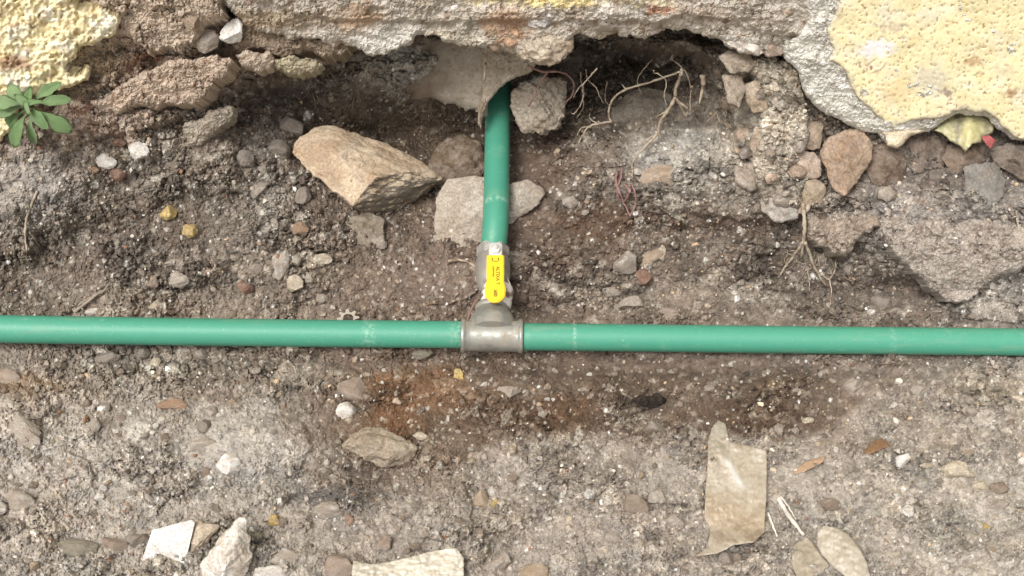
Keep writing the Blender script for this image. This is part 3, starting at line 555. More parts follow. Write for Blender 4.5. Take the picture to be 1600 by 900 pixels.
def hull_rock(name, outline, key, label, ridge=(), w0=None, depth=.03, lift=.0, seed=1, sub=3, rough_=.0012, cat='rock', parent=None, dust=.4, back=.75, broken=None):
    """rock from its outline: front edge points (px, py[, dw]) + ridge points (px, py, dw), closed at the back"""
    xs = [p[0] for p in outline]; ys = [p[1] for p in outline]; cx, cy = sum(xs) / len(xs), sum(ys) / len(ys)
    if w0 is None: w0 = surf_max(cx, cy, (max(xs) - min(xs)) * .35)
    w0 += lift; rr = random.Random(seed); org = P(cx, cy, w0)
    pts = [P(p[0], p[1], w0 + (p[2] if len(p) > 2 else 0)) for p in outline] + [P(x, y, w0 + d) for x, y, d in ridge]
    pts += [P(cx + (p[0] - cx) * back, cy + (p[1] - cy) * back, w0 - depth * rr.uniform(.75, 1.1)) for p in outline]
    bm = bmesh.new()
    for p in pts: bm.verts.new(p - org)
    r = bmesh.ops.convex_hull(bm, input=bm.verts[:]); loose = [v for v in bm.verts if not v.link_faces]; bmesh.ops.delete(bm, geom=loose, context='VERTS')
    bmesh.ops.bevel(bm, geom=bm.edges[:], offset=.0012, segments=1, affect='EDGES', clamp_overlap=True)
    bmesh.ops.triangulate(bm, faces=bm.faces[:])
    for _ in range(sub):
        L = [e for e in bm.edges if e.calc_length() > .0035 * (1.6 if sub < 3 else 1)]
        if not L: break
        bmesh.ops.subdivide_edges(bm, edges=L, cuts=1, use_grid_fill=True); bmesh.ops.triangulate(bm, faces=bm.faces[:])
    bm.normal_update(); co = np.array([v.co[:] for v in bm.verts]); no = np.array([v.normal[:] for v in bm.verts])
    d = noise3(co, 45, seed) * 2.4 + noise3(co, 130, seed + 3) * 1.8 + noise3(co, 330, seed + 6) * .9
    co = co + no * (d * rough_ * 1.6)[:, None]
    for v, c in zip(bm.verts, co): v.co = c
    me = bpy.data.meshes.new(name); bm.to_mesh(me); bm.free(); shade(me, True); me.set_sharp_from_angle(angle=math.radians(28))
    o = link(name, me, mat_stone(key, 70.0, dust), None, org)
    if broken:                       # shade painted grey on the fractured side, chosen by which way the facet points
        me.materials.append(mat_stone(broken[0], 70.0, .1)); d_ = Vector(broken[1]).normalized()
        for p_ in me.polygons:
            if p_.normal.dot(d_) > broken[2]: p_.material_index = 1
    if parent: o.parent = parent; o.matrix_parent_inverse = Matrix.Translation(-parent.location)
    else: tag(o, label, cat)
    return o

# the big rocks behind the pipe
hull_rock('rock', [(455, 238, .0), (462, 220, -.004), (490, 200, -.01), (510, 195, -.012), (528, 198, -.012), (548, 208, -.014), (560, 216, -.018), (600, 224, -.022), (640, 244, -.03), (674, 263, -.034), (690, 279, -.03), (672, 297, -.05), (628, 325, -.045), (602, 340, -.040), (575, 332, -.010), (551, 325, .012), (520, 294, .016), (480, 264, .012)],
          (190, 172, 148), 'large angular tan rock with a broken underside painted shade-grey, left of the upright pipe', [(588, 276, .030), (640, 268, .004), (672, 266, -.016), (520, 240, .020), (552, 322, .024), (565, 302, .028)], w0=-.085, depth=.06, seed=3, sub=5, rough_=.0010, dust=.2, broken=((128, 120, 108), (.3, -.55, -.45), .62))
hull_rock('rock', [(683, 300), (700, 280), (735, 274), (770, 276), (790, 286), (788, 350), (760, 382), (735, 386), (715, 384), (690, 390), (676, 384), (678, 345)],
          (174, 165, 152), 'flat pale rock directly behind the upright pipe, just above the valve', [(720, 300, .008), (740, 340, .008)], w0=-.105, depth=.04, seed=5, sub=4, rough_=.0009, dust=.35)
hull_rock('rock', [(786, 290), (825, 280), (846, 291), (852, 300), (838, 322), (812, 342), (796, 352), (784, 345)],
          (172, 164, 152), 'smaller pointed pale rock to the right of the upright pipe', [(815, 300, .008), (800, 330, .006)], w0=-.105, depth=.03, seed=6, sub=4, dust=.35)
hull_rock('rock', [(668, 262), (680, 232), (700, 214), (722, 210), (752, 222), (760, 262), (756, 284), (700, 280), (676, 290)],
          (112, 98, 82), 'brown speckled rock between the large tan rock and the upright pipe', [(700, 232, .012), (735, 250, .014)], w0=-.155, depth=.05, seed=7, sub=4, dust=.6)
hull_rock('rock', [(540, 340), (575, 330), (602, 342), (598, 372), (580, 388), (552, 380), (540, 362)], (128, 122, 106), 'mossy grey clod tucked under the tip of the large tan rock', [(565, 355, .010)], depth=.03, seed=8, sub=3, dust=.5)
# right-hand footing stones (belong to the wall)
def fstone(outline, key, ridge=(), w0=-.045, seed=1, depth=.05, dust=.4, label=None):
    g0 = sum(key) / 3; f_ = .55 if outline[0][0] > 1345 else .60; key = tuple((g0 + (k - g0) * f_) * (.92 if f_ < .6 else 1.06) for k in key)  # stones under the right plaster coloured darker to carry the shade there
    if outline[0][0] > 1345: w0 -= .004
    o = hull_rock('footing_stone', outline, key, None, ridge, w0 + .010, depth, 0, seed, 4, .0011, parent=wall, dust=dust)
    if label: o['label'] = label
fstone([(1281, 238), (1296, 214), (1325, 200), (1352, 204), (1365, 228), (1356, 262), (1340, 280), (1322, 306), (1300, 292), (1290, 268)], (172, 140, 108), [(1325, 235, .022)], -.035, 11)
fstone([(1226, 250), (1240, 238), (1272, 237), (1285, 250), (1282, 276), (1250, 282), (1228, 274)], (188, 162, 140), [(1255, 256, .012)], -.038, 12)
fstone([(1172, 232), (1178, 200), (1200, 184), (1228, 196), (1236, 224), (1230, 252), (1205, 266), (1182, 258)], (190, 168, 140), [(1204, 222, .016)], -.036, 13)
fstone([(1222, 190), (1240, 172), (1262, 176), (1288, 196), (1282, 232), (1250, 240), (1228, 226)], (176, 152, 122), [(1255, 205, .014)], -.045, 14)
fstone([(1352, 262), (1362, 232), (1384, 218), (1412, 228), (1422, 250), (1410, 284), (1382, 296), (1360, 286)], (134, 106, 82), [(1388, 252, .014)], -.05, 15)
fstone([(1412, 222), (1440, 200), (1476, 206), (1488, 240), (1470, 266), (1430, 272), (1412, 252)], (122, 102, 86), [(1450, 232, .012)], -.055, 16)
fstone([(1470, 250), (1480, 226), (1516, 220), (1540, 226), (1542, 252), (1516, 262), (1490, 276)], (146, 118, 92), [(1512, 240, .014)], -.05, 17)
fstone([(1505, 262), (1520, 254), (1555, 252), (1570, 276), (1568, 306), (1550, 326), (1520, 326), (1510, 300)], (140, 136, 128), [(1540, 285, .010)], -.036, 18, dust=.2)
fstone([(1545, 232), (1580, 222), (1625, 232), (1625, 282), (1600, 284), (1572, 262), (1552, 254)], (120, 104, 88), [(1590, 248, .014)], -.045, 19)
fstone([(1186, 302), (1200, 290), (1240, 290), (1248, 312), (1246, 344), (1212, 346), (1188, 330)], (158, 150, 140), [(1218, 316, .008)], -.030, 20)
fstone([(1450, 268), (1480, 262), (1510, 280), (1516, 318), (1490, 330), (1462, 310)], (112, 100, 90), [(1485, 295, .010)], -.05, 26)
fstone([(1122, 90), (1140, 78), (1168, 82), (1182, 100), (1172, 114), (1142, 114)], (172, 156, 132), [(1150, 96, .012)], .008, 21)
fstone([(1196, 106), (1216, 98), (1228, 126), (1238, 150), (1220, 172), (1198, 158)], (176, 170, 154), [(1214, 135, .012)], -.005, 22)
fstone([(1164, 132), (1182, 124), (1202, 146), (1200, 172), (1178, 178), (1166, 160)], (172, 152, 124), [(1182, 152, .010)], -.012, 23)
fstone([(1250, 282), (1278, 280), (1290, 298), (1284, 318), (1262, 324), (1248, 306)], (168, 148, 116), [(1268, 300, .010)], -.04, 24)
fstone([(1186, 62), (1206, 52), (1226, 60), (1222, 84), (1196, 88)], (184, 162, 146), [(1206, 70, .010)], .03, 25)
fstone([(1130, 118), (1158, 116), (1166, 140), (1156, 172), (1136, 160)], (160, 144, 122), [(1146, 140, .010)], -.01, 27)
fr_ = random.Random(61)
for i in range(26):
    cx_, cy_ = fr_.uniform(1112, 1258), fr_.uniform(96, 330)
    if cx_ < 1112 + (cy_ - 96) * .3: continue
    r_i = fr_.uniform(9, 19); g_ = fr_.uniform(.85, 1.12); kcol = fr_.choice([(178, 160, 138), (160, 150, 138), (172, 146, 122), (150, 134, 118)])
    pts_ = [(cx_ + r_i * fr_.uniform(.7, 1.15) * math.cos(a_ * 1.05), cy_ + r_i * fr_.uniform(.6, 1.0) * math.sin(a_ * 1.05)) for a_ in range(6)]
    fstone(pts_, tuple(q * g_ for q in kcol), [(cx_ + fr_.uniform(-6, 6), cy_ + fr_.uniform(-6, 6), fr_.uniform(.004, .012))], surf(cx_, cy_) - .006, 100 + i, .03)
fstone([(1370, 295), (1392, 290), (1398, 306), (1386, 318), (1370, 312)], (176, 160, 140), [(1384, 304, .006)], -.035, 28)
fstone([(1148, 258), (1166, 270), (1186, 268), (1190, 292), (1172, 300), (1152, 284)], (160, 146, 128), [(1170, 282, .008)], -.04, 29)
# mortar lumps of the wall
def mlump(outline, key, ridge, w0, seed, depth=.06, rough_=.002):
    hull_rock('mortar_lump', outline, key, None, ridge, w0, depth, 0, seed, 4, rough_, parent=wall, dust=.35)
mlump([(796, 62), (812, 44), (840, 36), (872, 34), (894, 48), (896, 72), (882, 92), (862, 101), (838, 103), (814, 92)], (182, 170, 152), [(835, 70, .020), (866, 62, .022), (846, 92, .014)], .045, 31)
mlump([(824, 18), (860, 12), (892, 10), (888, 26), (862, 36), (830, 38)], (206, 204, 202), [(858, 24, .012)], .075, 32, .04)
mlump([(760, 22), (786, 14), (822, 24), (832, 52), (812, 66), (776, 66), (752, 50)], (178, 148, 122), [(780, 40, .014), (806, 44, .014)], .055, 33, .05, .003)
mlump([(756, 52), (790, 50), (826, 60), (806, 76), (774, 72), (756, 66)], (172, 150, 130), [(790, 62, .010)], .05, 34, .04, .0025)
mlump([(803, 145), (812, 125), (845, 116), (876, 124), (884, 150), (882, 180), (872, 200), (848, 208), (826, 205), (806, 185)], (164, 156, 142), [(845, 160, .018), (850, 190, .012)], -.10, 35, .08, .0022)
mlump([(1120, 58), (1140, 54), (1172, 66), (1194, 82), (1182, 88), (1150, 78)], (216, 212, 204), [(1158, 70, .010)], .05, 36, .03, .0015)
mlump([(520, 20), (545, 8), (600, 4), (626, 14), (610, 30), (560, 34)], (176, 146, 120), [(570, 18, .008)], .062, 37, .04, .003)
mlump([(600, 2), (616, -6), (628, 6), (618, 14), (604, 12)], (206, 164, 132), [(614, 4, .006)], .085, 38, .03, .0015)
mlump([(702, 2), (716, -2), (722, 10), (712, 18), (702, 14)], (222, 222, 220), [(712, 8, .006)], .088, 39, .02, .0006)
mlump([(985, 28), (1010, 20), (1036, 28), (1040, 46), (1008, 60), (990, 50)], (190, 184, 174), [(1012, 38, .010)], .05, 40, .04, .0015)
mlump([(900, 26), (940, 22), (976, 30), (972, 48), (940, 58), (908, 52)], (188, 178, 158), [(936, 38, .010)], .048, 41, .04, .0018)

# pale cement underside and the torn flap over the upright pipe
def cs_col(X, Y, s):
    c = patchy((158, 148, 134), [((176, 168, 155), 30, -.1, .4, .6), ((128, 112, 94), 16, .1, .45, .6)], 17)(X, Y, s)
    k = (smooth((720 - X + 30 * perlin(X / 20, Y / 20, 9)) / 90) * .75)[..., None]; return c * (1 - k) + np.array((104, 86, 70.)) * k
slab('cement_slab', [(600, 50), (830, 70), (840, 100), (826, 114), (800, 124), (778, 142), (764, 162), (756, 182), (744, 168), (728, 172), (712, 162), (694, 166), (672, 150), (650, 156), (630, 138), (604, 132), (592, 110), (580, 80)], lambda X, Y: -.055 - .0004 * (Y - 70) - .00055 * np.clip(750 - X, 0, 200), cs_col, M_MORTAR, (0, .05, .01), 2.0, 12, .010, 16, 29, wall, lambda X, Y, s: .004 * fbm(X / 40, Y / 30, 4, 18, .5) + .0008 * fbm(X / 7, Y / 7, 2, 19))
slab('cement_flap', [(752, 70), (826, 78), (840, 100), (832, 112), (808, 120), (790, 130), (775, 146), (764, 158), (756, 176), (753, 200), (746, 196), (746, 176), (754, 158), (754, 120)], lambda X, Y: -.045 - .0004 * (Y - 70) + 0 * X, patchy((160, 148, 132), [((188, 178, 162), 20, 0, .4, .7)], 16), M_MORTAR, (0, .012, .002), 1.5, 5, .004, 4, 28, wall, mort_nz(.5))

# ------------------------------------------------------------------ pipework
M_PIPE = mat_plain('green_pipe', (70, 142, 118), .48, 0, 90, .12, 0, .4, dirt=(134, 168, 144), dscale=38, drange=(.62, .85))
M_IRON = mat_plain('malleable_iron', (150, 150, 143), .40, .5, 160, .5, .25, .5, dirt=(142, 132, 116), dscale=55, drange=(.46, .66))
M_NICKEL = mat_plain('nickel_brass', (206, 204, 198), .22, .6, 120, .3, .1, .5, dirt=(150, 138, 124), dscale=45, drange=(.58, .70))
M_BODY = mat_plain('dusty_valve_body', (166, 161, 152), .35, .45, 120, .4, .2, .5, dirt=(130, 118, 104), dscale=50, drange=(.50, .66))
M_YELLOW = mat_plain('yellow_sleeve', (232, 194, 40), .42, 0, 120, .3, 0, .4, dirt=(178, 152, 84), dscale=85, drange=(.54, .72))
M_INK = mat_plain('faded_print', (112, 84, 20), .6, 0)
M_TAPE = mat_plain('white_thread_tape', (222, 214, 206), .6, 0, 300, .3, .2, dirt=(130, 108, 94), dscale=70, drange=(.56, .62))
def add_scuffs(m, marks):
    n = m.node_tree.nodes; l = m.node_tree.links; b = n['Principled BSDF']; src = b.inputs['Base Color'].links[0].from_socket
    tc = n.new('ShaderNodeTexCoord'); sep = n.new('ShaderNodeSeparateXYZ'); l.new(tc.outputs['Object'], sep.inputs[0])
    t = noise_node(n, l, tc.outputs['Object'], 260, 4, .7); r = ramp_node(n, l, t.outputs[0], .45, .58)
    for ax_, pos, wd, amt in marks:
        s1 = n.new('ShaderNodeMath'); s1.operation = 'SUBTRACT'; s1.inputs[1].default_value = pos; l.new(sep.outputs[ax_], s1.inputs[0])
        s2 = n.new('ShaderNodeMath'); s2.operation = 'ABSOLUTE'; l.new(s1.outputs[0], s2.inputs[0])
        s3 = n.new('ShaderNodeMapRange'); s3.inputs[1].default_value = 0; s3.inputs[2].default_value = wd; s3.inputs[3].default_value = amt; s3.inputs[4].default_value = 0; l.new(s2.outputs[0], s3.inputs[0])
        s4 = n.new('ShaderNodeMath'); s4.operation = 'MULTIPLY'; l.new(s3.outputs[0], s4.inputs[0]); l.new(r.outputs[0], s4.inputs[1])
        src = mixc(n, l, 'MIX', s4.outputs[0], src, rgba((170, 196, 178)))
    # a film of dried mud: long smears and a fine sprinkle
    mp = n.new('ShaderNodeMapping'); mp.inputs['Scale'].default_value = (9, 60, 60); l.new(tc.outputs['Object'], mp.inputs[0])
    t2 = noise_node(n, l, mp.outputs[0], 1, 8, .75); r2 = ramp_node(n, l, t2.outputs[0], .54, .74, (0, 0, 0, 1), (.45, .45, .45, 1)); src = mixc(n, l, 'MIX', r2.outputs[0], src, rgba((142, 150, 128)))
    t3 = noise_node(n, l, tc.outputs['Object'], 420, 3, .6); r3 = ramp_node(n, l, t3.outputs[0], .66, .72, (0, 0, 0, 1), (.6, .6, .6, 1)); src = mixc(n, l, 'MIX', r3.outputs[0], src, rgba((168, 172, 152)))
    l.new(src, b.inputs['Base Color'])
add_scuffs(M_PIPE, [(0, float(P(578, 520, 0).x), .010, .4), (0, float(P(897, 526, 0).x), .003, .5), (1, float(P(775, 322, -.07).y), .006, .5), (0, float(P(728, 523, 0).x), .022, .5), (0, float(P(1390, 532, 0).x), .006, .2)])
pw = empty('water_pipe', P(769, 525, 0)); tag(pw, 'green plastic water pipe across the trench with an iron tee and yellow lever valve', 'pipe')
def frame(axis):
    a = axis.normalized(); t = Vector(CX) - a * Vector(CX).dot(a); t.normalize(); return a, t, a.cross(t)
def lathe(name, org, axis, prof, mat, parent, seg=48, hexes=0, smooth_=True):
    """revolve (distance along axis, radius) pairs; hexes=6 makes a spanner nut"""
    a, t, s = frame(axis); n = hexes or seg; V = []; 
    for d, r in prof:
        for i in range(n):
            th = 2 * math.pi * (i + .5) / n; V.append(org + a * d + (t * math.cos(th) + s * math.sin(th)) * r)
    F = [(j * n + i, j * n + (i + 1) % n, (j + 1) * n + (i + 1) % n, (j + 1) * n + i) for j in range(len(prof) - 1) for i in range(n)]
    bm = bmesh.new(); vs = [bm.verts.new(v) for v in V]
    for f in F: bm.faces.new([vs[i] for i in f])
    bm.faces.new(vs[:n][::-1]); bm.faces.new(vs[-n:]); bmesh.ops.recalc_face_normals(bm, faces=bm.faces[:])
    if hexes: bmesh.ops.bevel(bm, geom=bm.edges[:], offset=.0012, segments=2, affect='EDGES', clamp_overlap=True)
    me = bpy.data.meshes.new(name); bm.to_mesh(me); bm.free(); shade(me, smooth_)
    me.set_sharp_from_angle(angle=math.radians(40)); return link(name, me, mat, parent)
def tube(name, pts, rad, mat, parent=None, seg=8, jitter=0, seed=0, cap=True):
    """smooth tube through points; rad a number or list"""
    P_ = [Vector(p) for p in pts]; n = len(P_); R = rad if isinstance(rad, (list, tuple)) else [rad] * n
    out = []; rr = []
    for i in range(n - 1):
        p0 = P_[max(i - 1, 0)]; p1 = P_[i]; p2 = P_[i + 1]; p3 = P_[min(i + 2, n - 1)]
        m = 5
        for k in range(m):
            t = k / m; out.append(.5 * ((2 * p1) + (-p0 + p2) * t + (2 * p0 - 5 * p1 + 4 * p2 - p3) * t * t + (-p0 + 3 * p1 - 3 * p2 + p3) * t ** 3)); rr.append(R[i] * (1 - t) + R[i + 1] * t)
    out.append(P_[-1]); rr.append(R[-1]); rng_ = random.Random(seed)
    if jitter:
        for i in range(1, len(out) - 1): out[i] = out[i] + Vector([rng_.uniform(-1, 1) for _ in range(3)]) * jitter; rr[i] *= rng_.uniform(.75, 1.25)
    bm = bmesh.new(); rings = []; up = Vector((0, 0, 1))
    for i, p in enumerate(out):
        d = (out[min(i + 1, len(out) - 1)] - out[max(i - 1, 0)]).normalized(); s = d.cross(up); 
        if s.length < .1: s = d.cross(Vector((1, 0, 0)))
        s.normalize(); t = s.cross(d).normalized()
        rings.append([bm.verts.new(p + (s * math.cos(2 * math.pi * k / seg) + t * math.sin(2 * math.pi * k / seg)) * rr[i]) for k in range(seg)])
    for a_, b_ in zip(rings, rings[1:]):
        for k in range(seg): bm.faces.new((a_[k], a_[(k + 1) % seg], b_[(k + 1) % seg], b_[k]))
    bm.faces.new(rings[0][::-1]); bm.faces.new(rings[-1]); bmesh.ops.recalc_face_normals(bm, faces=bm.faces[:])
    me = bpy.data.meshes.new(name); bm.to_mesh(me); bm.free(); shade(me, True); return link(name, me, mat, parent)
PR = .0153
tube('pipe', [P(735, 523, 0), P(560, 521.5, 0), P(380, 519.5, .001), P(190, 517, .003), P(0, 514, .005), P(-300, 509, .006), P(-1500, 496, .004)], [PR, PR, PR, PR * 1.01, PR * 1.02, PR * 1.02, PR], M_PIPE, pw, 48)
tube('pipe', [P(803, 526, 0), P(1000, 528, 0), P(1200, 530.5, .0), P(1400, 532.5, 0), P(1600, 534.5, 0), P(1900, 538, 0), P(3200, 552, 0)], PR, M_PIPE, pw, 48)
TC = P(769, 525, 0); VT = P(779, 120, -.175); VB0 = P(774, 376, -.048)
A_ = (VT - VB0).normalized()
axv = vec(.0, .863, -.506).normalized()
rdir = (P(1600, 534, 0) - P(0, 514, 0)).normalized()
tube('pipe', [TC + axv * .112, VB0 + A_ * .03, VB0 + (VT - VB0) * .5, VT, VT + A_ * .25], PR * .99, M_PIPE, pw, 48)
tee = lathe('tee_fitting', TC - rdir * .0345, rdir, [(0, .0150), (0, .0176), (.0007, .0190), (.0022, .0196), (.0040, .0192), (.0050, .0183), (.0058, .0177), (.012, .0175), (.0345, .0176), (.057, .0175), (.0632, .0177), (.064, .0183), (.065, .0192), (.0668, .0196), (.0683, .0190), (.069, .0176), (.069, .0150)], M_IRON, pw)
lathe('tee_branch', TC, axv, [(0, .012), (.004, .0270), (.0150, .0266), (.020, .0252), (.026, .0222), (.030, .0196), (.0318, .0188), (.0325, .0194), (.034, .0200), (.0368, .0200), (.0378, .0192), (.0378, .015)], M_IRON, tee)
lathe('thread_tape', TC, (axv + vec(.10, 0, .05)).normalized(), [(.034, .0150), (.0375, .0172), (.044, .0176), (.0455, .0160), (.0480, .0160), (.0495, .0178), (.058, .0180), (.062, .0165)], M_TAPE, pw)
tube('tape_tail', [TC + axv * .047 + vec(-.0165, 0, .003), TC + axv * .042 + vec(-.020, 0, .004), TC + axv * .033 + vec(-.025, -.002, .006), TC + axv * .022 + vec(-.0285, -.003, .004), TC + axv * .018 + vec(-.0300, -.004, .002)], [.0008, .0014, .0012, .0010, .0006], mat_plain('brown_tape', (134, 104, 90), .7), pw, 8)
tube('tape_tail', [TC + axv * .078 + vec(.0155, 0, .010), TC + axv * .066 + vec(.020, 0, .010), TC + axv * .054 + vec(.0215, 0, .006), TC + axv * .044 + vec(.0195, 0, .002), TC + axv * .038 + vec(.0165, 0, .0)], [.0005, .0009, .0012, .0012, .0008], M_TAPE, pw, 8)
valve = lathe('valve', TC, axv, [(.056, .014), (.058, .0150), (.062, .0162), (.068, .0182), (.076, .0198), (.085, .0202), (.094, .0198), (.100, .0186), (.104, .0172), (.108, .0160), (.109, .013)], M_BODY, pw)
valve['label'] = 'dusty metal ball valve body'
lathe('hex_end', TC, axv, [(.060, .0150), (.061, .0180), (.067, .0182), (.068, .016)], M_BODY, valve, hexes=6, smooth_=False)
lathe('hex_end', TC, axv, [(.103, .0160), (.104, .0194), (.1165, .0194), (.1175, .0170)], M_NICKEL, valve, hexes=6, smooth_=False)
nrm = vec(0, .506, .863).normalized(); SB = TC + axv * .093 + vec(.0035, 0, 0)
M_BRIGHT = mat_plain('bright_steel', (222, 222, 218), .18, .45, 120, .1, 0, .6)
lathe('stem', SB + nrm * .014, nrm, [(0, .0075), (.004, .0075), (.0045, .0058), (.013, .0058), (.0135, .0045), (.018, .0045)], M_NICKEL, valve, 24)
lathe('nut', SB + nrm * .0325, nrm, [(0, .0045), (0, .0058), (.0042, .0058), (.0045, .004)], M_BRIGHT, valve, hexes=6, smooth_=False)
lathe('bolt', SB + nrm * .037, nrm, [(0, .0028), (.0022, .0028), (.003, .002)], M_BRIGHT, valve, 16)
# lever: steel tab under a yellow sleeve with a round end
def plate(name, outline, z0, z1, mat, parent, bev=.0008, bend=None):
    """outline in (across, along) metres from the stem, extruded along the lever normal"""
    bm = bmesh.new(); f = bm.faces.new([bm.verts.new((x, y, z0)) for x, y in outline]); r = bmesh.ops.extrude_face_region(bm, geom=[f])
    for v in r['geom']:
        if isinstance(v, bmesh.types.BMVert): v.co.z = z1
    bmesh.ops.recalc_face_normals(bm, faces=bm.faces[:])
    bmesh.ops.bevel(bm, geom=[e for e in bm.edges if abs(e.verts[0].co.z - e.verts[1].co.z) < 1e-6 and e.calc_length() > 0], offset=bev, segments=3, affect='EDGES', clamp_overlap=True)
    Mx = Matrix((Vector((1, 0, 0)), axv, nrm)).transposed()
    for v in bm.verts:
        if bend: v.co.z += bend(v.co.y)
        v.co = SB + Mx @ v.co
    me = bpy.data.meshes.new(name); bm.to_mesh(me); bm.free(); shade(me, True); me.set_sharp_from_angle(angle=math.radians(50)); return link(name, me, mat, parent)
plate('lever_tab', [(-.0075, .0075), (-.0045, .0100), (.0045, .0100), (.0075, .0075), (.0075, -.014), (-.0075, -.014)], .0300, .0322, M_BRIGHT, valve)
hw = .0097
outl = [(-hw, -.0085), (-hw, -.028), (-hw * .98, -.040)]
for i in range(13):
    th = math.pi - i * math.pi / 12; outl.append((math.cos(th) * .0115, -.056 - max(0, math.sin(th)) * .0125 - (0.0 if 0 < i < 12 else -.004)))
outl += [(hw * .98, -.040), (hw, -.028), (hw, -.0085), (hw * .85, -.0075), (-hw * .85, -.0075)]
handle = plate('lever_handle', outl, .0292, .0340, M_YELLOW, valve, .0012)
handle['label'] = 'yellow rounded lever sleeve with small print'
def lettering(txt, size, across, along, parent, name='lettering', bold=.0):
    cu = bpy.data.curves.new('t', 'FONT'); cu.body = txt; cu.size = size; cu.align_x = 'LEFT'; cu.extrude = .00008; cu.offset = bold; cu.resolution_u = 3
    ob = bpy.data.objects.new('t', cu); COL.objects.link(ob); dg = bpy.context.evaluated_depsgraph_get(); me = bpy.data.meshes.new_from_object(ob.evaluated_get(dg)); bpy.data.objects.remove(ob)
    Mx = Matrix((-axv, Vector((1, 0, 0)), nrm)).transposed().to_4x4(); me.transform(Matrix.Translation(SB + nrm * .03412 + Vector((1, 0, 0)) * across + axv * along) @ Mx)
    me.materials.clear(); return link(name, me, M_INK, parent)
lettering('ALTIXA T', .0056, .0010, -.0230, valve, bold=.00012)
lettering('conformity', .0032, -.0030, -.0225, valve, bold=.00008)
lettering('600', .0056, -.0014, -.0535, valve, bold=.0002)
def mark(pts, parent):    # open / shut symbol: bracket between two arrow heads
    bm = bmesh.new(); Mx = Matrix((Vector((1, 0, 0)), axv, nrm)).transposed()
    for poly in pts: bm.faces.new([bm.verts.new(SB + Mx @ Vector((x, y, .03412))) for x, y in poly])
    me = bpy.data.meshes.new('mark'); bm.to_mesh(me); bm.free(); link('symbol', me, M_INK, parent)
mark([[(-.0042, -.0115), (-.0030, -.0115), (-.0026, -.0160), (-.0042, -.0150)], [(.0042, -.0115), (.0042, -.0150), (.0026, -.0160), (.0030, -.0115)], [(-.0030, -.0160), (.0030, -.0160), (.0030, -.0168), (-.0030, -.0168)]], valve)

